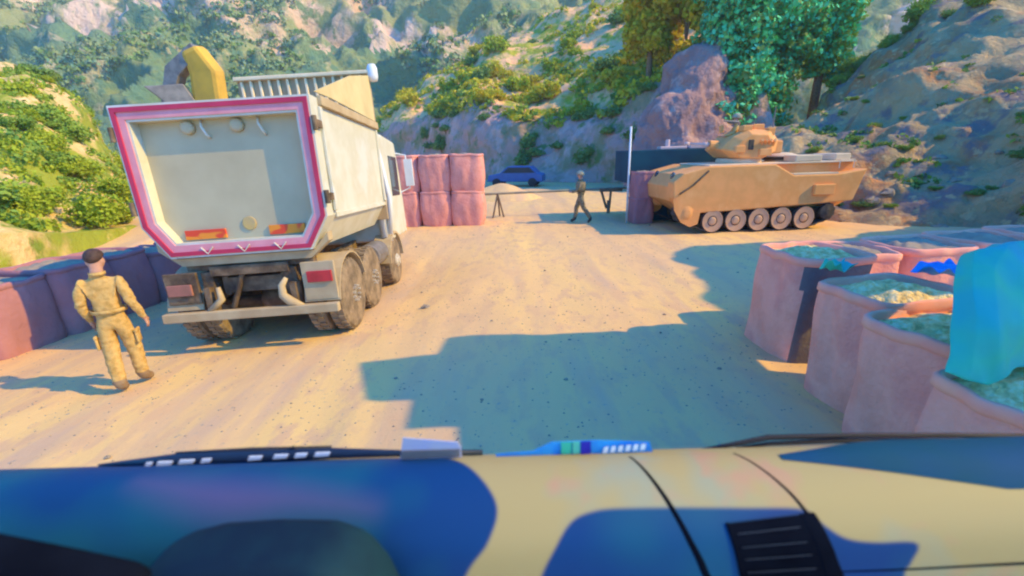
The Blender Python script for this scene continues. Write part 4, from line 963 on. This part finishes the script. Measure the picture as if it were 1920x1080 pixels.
    # hair or headgear
    def cap(r, z0, back, mat_, name, brim=0):
        V = []; F = []; n = 28; m_ = 10
        for j in range(m_+1):
            b = (pi/2)*(1-j/m_)*1.0
            for i in range(n):
                a = 2*pi*i/n; low = z0 if sin(a) > 0 else back
                zz = low + (1.0-low)*(1-cos((pi/2)*(1-j/m_))) if False else None
                th = (j/m_)*(pi/2 - low*(1 if sin(a) > -.2 else 1.0)) if sin(a) > 0 else (j/m_)*(pi/2 - low - (.75*-sin(a) if name == 'hair' else 0)*-1)
                x = r[0]*sin(th)*cos(a); y = r[1]*sin(th)*sin(a); z = r[2]*cos(th)
                q = 1 + .02*noise.noise(Vector((x*30, y*30, z*30)))
                V.append(h + Vector((x*q, y*q, z*q)))
        for j in range(m_):
            for i in range(n): F.append((j*n+i, j*n+(i+1) % n, (j+1)*n+(i+1) % n, (j+1)*n+i))
        o = mesh_obj(name, V, F, mat_, root, True); s_ = o.modifiers.new('solid', 'SOLIDIFY'); s_.thickness = .012; s_.offset = -1; return o
    if headgear == 'helmet': cap((.112, .135, .115), -.12, -.35, M['helmet'], 'helmet')
    elif headgear == 'cap':
        cap((.095, .112, .10), .1, .1, M['helmet'], 'cap')
    else: cap((.080, .099, .084), .25, .1, M[hair], 'hair')
    # belt, collar
    def band(c, rx, ry, hgt, mat_, name, ax=None):
        mb = MB(); n = 26; Vv = []; Ff = []
        for j, (k, z) in enumerate(((1, -hgt/2), (1.03, -hgt/2), (1.03, hgt/2), (1, hgt/2))):
            for i in range(n): a = 2*pi*i/n; Vv.append(Vector(c) + Vector((rx*k*cos(a), ry*k*sin(a), z)))
        for j in range(4):
            for i in range(n): Ff.append((j*n+i, j*n+(i+1) % n, ((j+1) % 4)*n+(i+1) % n, ((j+1) % 4)*n+i))
        return mesh_obj(name, Vv, Ff, mat_, root, True)
    band(Vector(D['pel']).lerp(Vector(D['sp']), .55), .163, .130, .045, cloth, 'belt')
    band(Vector(D['nb']) + Vector((0, 0, .02)), .074, .072, .035, cloth, 'collar')
    for sg in (-1, 1):
        hv = Vector(D['hi'+('L' if sg < 0 else 'R')]).lerp(Vector(D['kn'+('L' if sg < 0 else 'R')]), .55)
        mb = MB(); mb.box((-.012, -.07, -.085), (.012, .07, .085), Matrix.Translation(hv + Vector((sg*.088, -.01, 0)))); mb.box((-.016, -.073, .05), (.016, .073, .09), Matrix.Translation(hv + Vector((sg*.088, -.01, 0))))
        mb.build('cargo_pocket', cloth, root, True, bevel=.01)
    if vest:
        mb = MB(); cc = Vector(D['ch']); ex = []
        for j, (z, a_, b_) in enumerate(((-.22, .175, .15), (-.12, .185, .16), (0, .20, .165), (.09, .18, .15))):
            for i in range(24): a = 2*pi*i/24; ex.append(cc + Vector((a_*cos(a), b_*sin(a), z)))
        Ff = [(j*24+i, j*24+(i+1) % 24, (j+1)*24+(i+1) % 24, (j+1)*24+i) for j in range(3) for i in range(24)]
        o = mesh_obj('vest', ex, Ff, vest, root, True); s_ = o.modifiers.new('solid', 'SOLIDIFY'); s_.thickness = .03; s_.offset = 0
    return tag(root, label, 'person', 'soldiers')
person((-4.80, 4.83, gz(-4.8, 4.83)), .45, dict(elR=(.235, -.05, 1.13), wrR=(.28, .05, .90), paR=(.29, .07, .83), elL=(-.225, -.03, 1.14), wrL=(-.215, .07, .92), paL=(-.21, .09, .85),
       knL=(-.095, -.02, .50), anL=(-.075, -.12, .11), toL=(-.085, .04, .045), knR=(.10, .07, .50), anR=(.10, .08, .11), toR=(.13, .24, .045), hiL=(-.085, 0, .88), hiR=(.085, 0, .88), h1=(0, .05, 1.595), h2=(0, .055, 1.67), h3=(0, .055, 1.725), nose=(0, .15, 1.61)),
       M['uniform'], M['boots'], 'bareheaded soldier in a tan uniform seen from behind, walking beside the dump truck', scale=1.01, lev=3)
person((2.50, 15.25, 0), 1.35, dict(knL=(-.10, -.12, .52), anL=(-.10, -.38, .14), toL=(-.11, -.26, .04), knR=(.10, .16, .50), anR=(.11, .20, .11), toR=(.12, .36, .045), elL=(-.24, .08, 1.15), wrL=(-.16, .28, 1.08), paL=(-.13, .34, 1.10), elR=(.25, -.12, 1.16), wrR=(.25, -.05, .92), paR=(.25, -.03, .85)),
       M['uniform_dk'], M['boots_dk'], 'distant soldier in an olive uniform and pale helmet striding across the road', headgear='helmet', vest=M['uniform_dk'])
person((6.98, 13.85, 1.62), 1.3, dict(elL=(-.30, .12, 1.22), wrL=(-.22, .33, 1.15), paL=(-.20, .40, 1.15), elR=(.30, .12, 1.22), wrR=(.22, .33, 1.15), paR=(.20, .40, 1.15)),
       M['uniform'], M['boots'], 'soldier in a pale helmet standing waist-deep in the hatch of the armoured turret', headgear='helmet', scale=.98)

# ------------------------------------------------------------------ unseen tower (added out of frame, outline shaped for the stepped road shadow)
TW = empty('shade_screen', (5.5, 0, 0)); tag(TW, 'added unseen stepped canvas platform raised on timber posts beside the right-hand barriers', 'screen')
PT = [(-3.0, 3.2), (-3.0, 4.2), (.3, 4.2), (.3, 4.74), (1.93, 4.76), (2.36, 4.80), (2.29, 5.17), (2.81, 5.20), (2.79, 5.59), (3.70, 5.88), (3.94, 5.12), (4.46, 5.08), (4.50, 4.2), (4.75, 3.5), (4.75, 2.35), (3.2, 2.35), (3.2, 3.2)]
fix_normals(MB().prism(PT, 0, .35, 'x').build('shade_canvas_sheet', M['shade_wall'], TW, bevel=.02))
for y, z in ((-2.9, 3.197), (-.8, 3.197), (1.3, 3.197), (3.3, 2.347)):
    MB().box((.10, y, 0), (.25, y+.12, z)).build('shade_screen_post', M['timber'], TW)

# ------------------------------------------------------------------ the vehicle we look out of: dashboard
PR = [(1.06, 1.60), (.98, 1.672), (.90, 1.732), (.86, 1.760), (.82, 1.774), (.78, 1.774), (.74, 1.762), (.70, 1.738), (.665, 1.700), (.645, 1.645), (.63, 1.56), (.62, 1.42), (.62, 1.2)]
SL = [0]
for a, b in zip(PR, PR[1:]): SL.append(SL[-1] + math.dist(a, b))
def prof(s):
    for i in range(len(PR)-1):
        if s <= SL[i+1] or i == len(PR)-2:
            f = (s-SL[i])/(SL[i+1]-SL[i])
            p0, p1, p2, p3 = [Vector(PR[min(max(k, 0), len(PR)-1)]) for k in (i-1, i, i+1, i+2)]
            return .5*((2*p1) + (p2-p0)*f + (2*p0-5*p1+4*p2-p3)*f*f + (3*p1-p0-3*p2+p3)*f**3)
def dash_pt(x, s, up=0):
    p = prof(s); q = prof(s+.004); t = (q-p).normalized(); nn = Vector((-t.y, t.x)) * -1
    if nn.y < 0: nn = -nn
    return Vector((x, p.x + nn.x*up, p.y + nn.y*up))
BL1 = [(-1.7, .12), (-1.266, .12), (-.9, .12), (-.69, .14), (-.40, .18), (-.23, .22), (-.150, .270), (-.083, .34), (-.045, .406), (-.061, .465), (-.097, .513), (-.116, .543), (-.16, .61), (-.2, .8), (-1.7, .8)]  # outlines of the dark blue areas in the dash colour
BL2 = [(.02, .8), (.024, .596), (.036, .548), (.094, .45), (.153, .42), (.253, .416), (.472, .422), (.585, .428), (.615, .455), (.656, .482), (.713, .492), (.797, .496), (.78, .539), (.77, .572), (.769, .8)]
MAV = [(-.853, .320), (-.661, .330), (-.481, .354), (-.306, .401), (-.466, .397), (-.608, .408), (-.74, .375)]  # soft mauve highlight streak, put into the dash colour
def smooth(P, k=5):
    out = []; n = len(P)
    for i in range(n):
        p0, p1, p2, p3 = [Vector(P[(i+j) % n]) for j in (-1, 0, 1, 2)]
        for q in range(k):
            f = q/k; out.append(tuple(.5*((2*p1)+(p2-p0)*f+(2*p0-5*p1+4*p2-p3)*f*f+(3*p1-p0-3*p2+p3)*f**3)))
    return out
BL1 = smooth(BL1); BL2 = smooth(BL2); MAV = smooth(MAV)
def dash_material():
    m = bpy.data.materials.new('patched dashboard plastic'); m.use_nodes = True; t = m.node_tree; b = t.nodes['Principled BSDF']
    b.inputs['Roughness'].default_value = .65; b.inputs['Specular IOR Level'].default_value = .2
    tc = t.nodes.new('ShaderNodeTexCoord')
    c = t.nodes.new('ShaderNodeRGB'); c.outputs[0].default_value = (.44, .33, .13, 1); o = c.outputs[0]
    o = ramp_mix(t, o, (.30, .34, .24), 2.6, .42, .58, tc.outputs['Object'], detail=3)
    o = ramp_mix(t, o, (.50, .29, .15), 5, .56, .66, tc.outputs['Object'], detail=3)
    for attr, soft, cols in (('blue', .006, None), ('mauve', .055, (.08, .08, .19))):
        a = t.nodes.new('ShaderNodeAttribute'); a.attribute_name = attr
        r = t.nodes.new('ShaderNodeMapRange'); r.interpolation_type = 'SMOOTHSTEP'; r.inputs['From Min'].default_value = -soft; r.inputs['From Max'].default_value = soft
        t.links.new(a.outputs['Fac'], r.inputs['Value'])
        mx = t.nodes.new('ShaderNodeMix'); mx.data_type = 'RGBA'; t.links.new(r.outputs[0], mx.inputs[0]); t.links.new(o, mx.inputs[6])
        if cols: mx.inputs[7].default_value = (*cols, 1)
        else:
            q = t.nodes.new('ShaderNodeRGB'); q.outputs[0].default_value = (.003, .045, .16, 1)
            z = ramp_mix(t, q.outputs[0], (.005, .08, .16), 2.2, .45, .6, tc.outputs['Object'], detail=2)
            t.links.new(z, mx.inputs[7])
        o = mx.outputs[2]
    t.links.new(o, b.inputs['Base Color'])
    n2 = t.nodes.new('ShaderNodeTexNoise'); n2.inputs['Scale'].default_value = 260; bp = t.nodes.new('ShaderNodeBump'); bp.inputs['Strength'].default_value = .12; bp.inputs['Distance'].default_value = .002
    t.links.new(tc.outputs['Object'], n2.inputs['Vector']); t.links.new(n2.outputs['Fac'], bp.inputs['Height']); t.links.new(bp.outputs[0], b.inputs['Normal'])
    return m
DB = empty('dashboard', (0, .8, 1.2)); tag(DB, 'beige and navy patched dashboard filling the bottom of the view', 'dashboard')
DBI = Matrix.Translation((0, -.8, -1.2))
def dpart(name, V, F, m, parent=None, smooth=False, bevel=0): return mesh_obj(name, [DBI @ Vector(v) for v in V], F, m, parent or DB, smooth, bevel)
xs = np.linspace(-1.6, 1.7, 331); ss_ = np.linspace(0, 1.0, 131); VX = (.424, .625, .445, .575)
V = [dash_pt(x, s) for s in ss_ for x in xs]; nx = len(xs)
vent = [(.428, .452), (.574, .441), (.622, .60), (.458, .60)]
F = []
for j in range(len(ss_)-1):
    for i in range(nx-1):
        F.append((j*nx+i, j*nx+i+1, (j+1)*nx+i+1, (j+1)*nx+i))
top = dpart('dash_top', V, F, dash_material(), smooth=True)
def sdf_grid(poly):
    X, Y = np.meshgrid(xs, ss_); d = np.full(X.shape, 1e9); ins = np.zeros(X.shape, bool); n = len(poly)
    for i in range(n):
        ax, ay = poly[i]; bx, by = poly[(i+1) % n]; ex, ey = bx-ax, by-ay
        t = np.clip(((X-ax)*ex + (Y-ay)*ey)/(ex*ex+ey*ey+1e-12), 0, 1); d = np.minimum(d, np.hypot(X-ax-ex*t, Y-ay-ey*t))
        if abs(ey) > 1e-12: ins ^= ((ay > Y) != (by > Y)) & (X < ex*(Y-ay)/ey+ax)
    return np.where(ins, d, -d)
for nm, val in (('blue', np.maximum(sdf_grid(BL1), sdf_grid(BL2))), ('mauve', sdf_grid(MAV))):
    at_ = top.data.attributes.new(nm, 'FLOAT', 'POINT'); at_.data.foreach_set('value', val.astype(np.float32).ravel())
top.modifiers.new('solid', 'SOLIDIFY').thickness = -.01
def seam(P, wd, name='panel_joint', m='black_plastic', up=.0015):
    V = []; Q = []
    for i in range(len(P)-1):
        for k in range(6):
            f = k/6; p0, p1, p2, p3 = [Vector(P[min(max(j, 0), len(P)-1)]) for j in (i-1, i, i+1, i+2)]
            Q.append(.5*((2*p1)+(p2-p0)*f+(2*p0-5*p1+4*p2-p3)*f*f+(3*p1-p0-3*p2+p3)*f**3))
    Q.append(Vector(P[-1]))
    for i, q in enumerate(Q):
        t = (Q[min(i+1, len(Q)-1)]-Q[max(i-1, 0)]).normalized(); nn = Vector((-t.y, t.x)); ww = wd*(.45+.9*min(1, i/len(Q)*1.6))
        for a, u in ((-1, up*.2), (-.6, up), (.6, up), (1, up*.2)): V.append(dash_pt(q.x+nn.x*ww*a*.5, q.y+nn.y*ww*a*.5, u))
    F = [(i*4+k, i*4+k+1, (i+1)*4+k+1, (i+1)*4+k) for i in range(len(Q)-1) for k in range(3)]
    return dpart(name, V, F, M[m], smooth=True)
seam([(.262, .285), (.286, .345), (.312, .406), (.341, .476), (.368, .538), (.384, .584), (.40, .68)], .011)
seam([(.505, .285), (.548, .356), (.573, .398), (.597, .449), (.621, .503), (.647, .568), (.66, .605), (.68, .68)], .008)
seam([(.640, .549), (.774, .548), (1.009, .542), (1.25, .54), (1.6, .535)], .006)
# air vent: frame, dark louvres
VT = bpy.data.objects.new('air_vent', None); C.objects.link(VT); VT.parent = DB
def vq(a, b, up):                                      # a,b in 0..1 across the vent quad
    p = (Vector(vent[0])*(1-a)+Vector(vent[1])*a)*(1-b) + (Vector(vent[3])*(1-a)+Vector(vent[2])*a)*b
    return dash_pt(p.x, p.y, up)
def vbox(a0, a1, b0, b1, u0, u1):
    V = []
    for u in (u0, u1):
        for (a, b) in ((a0, b0), (a1, b0), (a1, b1), (a0, b1)): V.append(vq(a, b, u))
    return V, [(3, 2, 1, 0), (4, 5, 6, 7), (0, 1, 5, 4), (1, 2, 6, 5), (2, 3, 7, 6), (3, 0, 4, 7)]
def vsurf(a0, a1, b0, b1, u0, u1, na=6, nb=10):
    mb = MB(); V = []
    for u in (u0, u1):
        for j in range(nb+1):
            for i in range(na+1): V.append(vq(a0+(a1-a0)*i/na, b0+(b1-b0)*j/nb, u))
    N = (na+1)*(nb+1); F = []
    for j in range(nb):
        for i in range(na):
            q = j*(na+1)+i; F += [(q, q+1, q+na+2, q+na+1), (q+N, q+na+1+N, q+na+2+N, q+1+N)]
    loop = [i for i in range(na+1)] + [j*(na+1)+na for j in range(1, nb+1)] + [nb*(na+1)+i for i in range(na-1, -1, -1)] + [j*(na+1) for j in range(nb-1, 0, -1)]
    for a, b in zip(loop, loop[1:]+loop[:1]): F.append((a, b, b+N, a+N))
    mb.add(V, F); return mb
mb = vsurf(-.02, 1.02, -.02, 1.02, -.003, .0045); fix_normals(dpart('vent_cavity', mb.V, mb.F, M['black_plastic'], VT))
for (a0, a1, b0, b1) in ((-.06, -.0, -.03, 1.03), (1.0, 1.22, -.03, 1.03)):
    mb = vsurf(a0, a1, b0, b1, -.003, .0055, 2, 12); fix_normals(dpart('vent_frame', mb.V, mb.F, M['black_plastic'], VT, bevel=.003))
mb = MB()
for k in range(6):
    b = .10 + k*.16
    m2 = vsurf(0.02, .98, b, b+.030, .002, .0065, 8, 1); mb.add(m2.V, m2.F)
fix_normals(dpart('louvre', mb.V, mb.F, M['black_plastic'], VT))
mb = MB()
for k in range(6):
    b = .10 + k*.16
    m2 = vsurf(0.04, .90, b+.0, b+.009, .0066, .0075, 8, 1); mb.add(m2.V, m2.F)
fix_normals(dpart('louvre_edge', mb.V, mb.F, M['steel_slat'], VT))
# instrument hood, near left
def hoodpart(name, P, y0, y1, m, bv):
    Bq = [at(u, v, y1) for u, v in P]; A = [Vector((p.x, y0, p.z)) for p in Bq]
    n = len(P); V = A + Bq; F = [tuple(range(n)), tuple(range(2*n-1, n-1, -1))] + [(i, i+n, (i+1) % n+n, (i+1) % n) for i in range(n)]
    o = fix_normals(dpart(name, V, F, m, bevel=bv)); o.modifiers['bevel'].segments = 6; o.modifiers['bevel'].angle_limit = RD(8)
    o.data.polygons.foreach_set('use_smooth', [True]*len(o.data.polygons)); return o
hoodpart('instrument_hood', [(300, 1300), (305, 1042), (325, 1008), (370, 982), (430, 967), (530, 960), (640, 962), (700, 985), (738, 1030), (765, 1085), (780, 1300)], .50, .62, M['slate_plastic'], .03)
hoodpart('switch_panel', [(-500, 1500), (-500, 935), (0, 992), (150, 1022), (262, 1046), (292, 1062), (298, 1500)], .38, .52, M['black_plastic'], .012)
# raised pad at right
pad = [(.600, .305), (.66, .268), (.80, .235), (1.25, .225), (1.45, .24), (1.40, .42), (1.067, .398), (.886, .385), (.731, .362), (.64, .335)]
def raised(name, poly, up, m, parent=None, bv=.004, base=-.004):
    n = len(poly); V = [dash_pt(x, s, base) for x, s in poly] + [dash_pt(x, s, up) for x, s in poly]
    cc = Vector((sum(p[0] for p in poly)/n, sum(p[1] for p in poly)/n)); V.append(dash_pt(cc.x, cc.y, up))
    F = [(i, (i+1) % n, (i+1) % n+n, i+n) for i in range(n)] + [(i+n, (i+1) % n+n, 2*n) for i in range(n)]
    return V, F
mb = MB(); n_ = 20; A = []
for i in range(n_+1):
    f = i/n_; x = .60 + f*.95; s0 = .300 - .062*min(1, f*3.5); s1 = .318 + .085*min(1, f*2.2)
    for k in range(7): g = k/6; A.append(dash_pt(x, s0+(s1-s0)*g, .002 + .016*min(1, f*5)*(sin(pi*g)**.5 if 0 < g < 1 else 0)))
F = [(i*7+k, i*7+k+1, (i+1)*7+k+1, (i+1)*7+k) for i in range(n_) for k in range(6)]
o = mesh_obj('dash_mat', A, F, M['teal_pad'], None, True); tag(o, 'dark teal-blue padded mat lying on the right end of the dashboard', 'mat')
# wipers outside at the base of the windscreen
WL = empty('windscreen_wiper', (-.5, .93, 1.72)); tag(WL, 'long dark windscreen wiper lying along the far edge of the dashboard at the left', 'wiper')
wi = Matrix.Translation((.5, -.93, -1.72))
def wp(u, v, y=.93): return wi @ at(u, v, y)
mb = MB(); mb.tube([wp(185, 872), wp(330, 862), wp(520, 854), wp(620, 850), wp(760, 850), wp(905, 848)], [.003, .016, .016, .014, .008, .007], 8); mb.build('blade', M['navy_rubber'], WL, True)
mb = MB(); mb.tube([wp(330, 850, .94), wp(470, 844, .94), wp(620, 840, .94)], [.004, .007, .006], 8); mb.tube([wp(535, 846, .935), wp(550, 838, .935), wp(562, 846, .935)], .004, 6); mb.build('arm', M['rubber'], WL, True)
mb = MB()
for (u, v, w_) in ((276, 872, 12), (306, 870, 28), (347, 867, 28), (384, 865, 18), (476, 860, 25), (524, 857, 26), (562, 855, 22), (602, 853, 28)):  # short white marks along the blade
    a, b_, c_, d_ = wp(u-w_/2, v+4, .905), wp(u+w_/2, v+2, .905), wp(u+w_/2+3, v-4, .905), wp(u-w_/2+3, v-3, .905); q = Vector((0, .004, 0))
    mb.add([a, b_, c_, d_, a+q, b_+q, c_+q, d_+q], [(0, 1, 2, 3), (7, 6, 5, 4), (0, 4, 5, 1), (1, 5, 6, 2), (2, 6, 7, 3), (3, 7, 4, 0)])
split(mb.build('clip', M['white'], WL))
WR_ = empty('windscreen_wiper', (.8, .95, 1.72)); tag(WR_, 'thin black windscreen wiper arm rising at the base of the windscreen on the right', 'wiper'); wi = Matrix.Translation((-.8, -.95, -1.72))
mb = MB(); mb.tube([wp(1300, 846), wp(1380, 832), wp(1440, 820), (wp(1600, 816)), wp(1800, 816), wp(1990, 818)], [.003, .006, .007, .006, .006, .006], 8); mb.build('arm', M['rubber'], WR_, True)
mb = MB(); mb.tube([wp(1380, 840), wp(1440, 832), wp(1560, 826), wp(1800, 826)], [.003, .005, .006, .006], 8); mb.build('blade', M['rubber'], WR_, True)
# permit cards standing on the far edge of the dashboard
def card(name, P, y, th, m, label, cat, parts=()):
    e = empty(name, tuple(at(P[0][0], P[0][1], y))); inv = Matrix.Translation(-e.location)
    def slab(nm, Q, yy, mm, par=e):
        a = [inv @ at(u, v, yy) for u, v in Q]; q = Vector((0, th, 0)); n = len(a)
        return fix_normals(mesh_obj(nm, a + [p+q for p in a], [tuple(range(n)), tuple(range(2*n-1, n-1, -1))] + [(i, i+n, (i+1) % n+n, (i+1) % n) for i in range(n)], M[mm], par))
    slab('card_face', P, y, m)
    for k, (nm, Q, mm) in enumerate(parts): slab(nm, Q, y-.004-.001*k, mm)
    return tag(e, label, cat)
card('permit_card', [(750, 864), (866, 858), (864, 838), (858, 829), (755, 821)], .86, .002, 'lilac', 'milky lilac plastic card holder propped on the far edge of the dashboard', 'card', [('lower_pocket', [(752, 862), (862, 857), (862, 843), (752, 846)], 'steel')])
card('permit_card', [(928, 862), (1225, 850), (1218, 829), (1120, 826), (1035, 829), (1000, 846), (930, 852)], .865, .002, 'blue_card', 'blue permit sticker with green and white marks at the base of the windscreen', 'sticker',
     [('emblem', [(1052, 852), (1072, 851), (1072, 829), (1052, 830)], 'teal'), ('emblem', [(1074, 851), (1088, 851), (1088, 829), (1074, 829)], 'green_card'), ('emblem', [(1089, 852), (1108, 851), (1108, 828), (1089, 829)], 'navy_card')] +
     [('printed_mark', [(u, 850-(u-1125)*.08), (u+9, 849-(u-1125)*.08), (u+11, 839-(u-1125)*.08), (u+3, 840-(u-1125)*.08)], 'white') for u in range(1130, 1212, 14)])


# ------------------------------------------------------------------ valley haze
mh = bpy.data.materials.new('valley haze'); mh.use_nodes = True; t = mh.node_tree; t.nodes.remove(t.nodes['Principled BSDF'])
pv = t.nodes.new('ShaderNodeVolumePrincipled'); pv.inputs['Density'].default_value = .0008; pv.inputs['Color'].default_value = (.70, .88, 1.0, 1)
t.links.new(pv.outputs[0], t.nodes['Material Output'].inputs['Volume'])
zmin = -3; allz = []
for o in list(C.objects):
    if o.type == 'MESH': allz += [(o.matrix_world @ Vector(c)) for c in (o.bound_box[0], o.bound_box[6])]
bpy.context.view_layer.update()
hi = [max(v[k] for v in allz) for k in range(3)]; lo = [min(v[k] for v in allz) for k in range(3)]
hz = MB().box((min(lo[0], -425)-5, min(lo[1], -305)-5, min(lo[2], -4)-1), (max(hi[0], 425)+5, max(hi[1], 505)+5, hi[2]+3)).build('haze', mh)
tag(hz, kind='stuff')
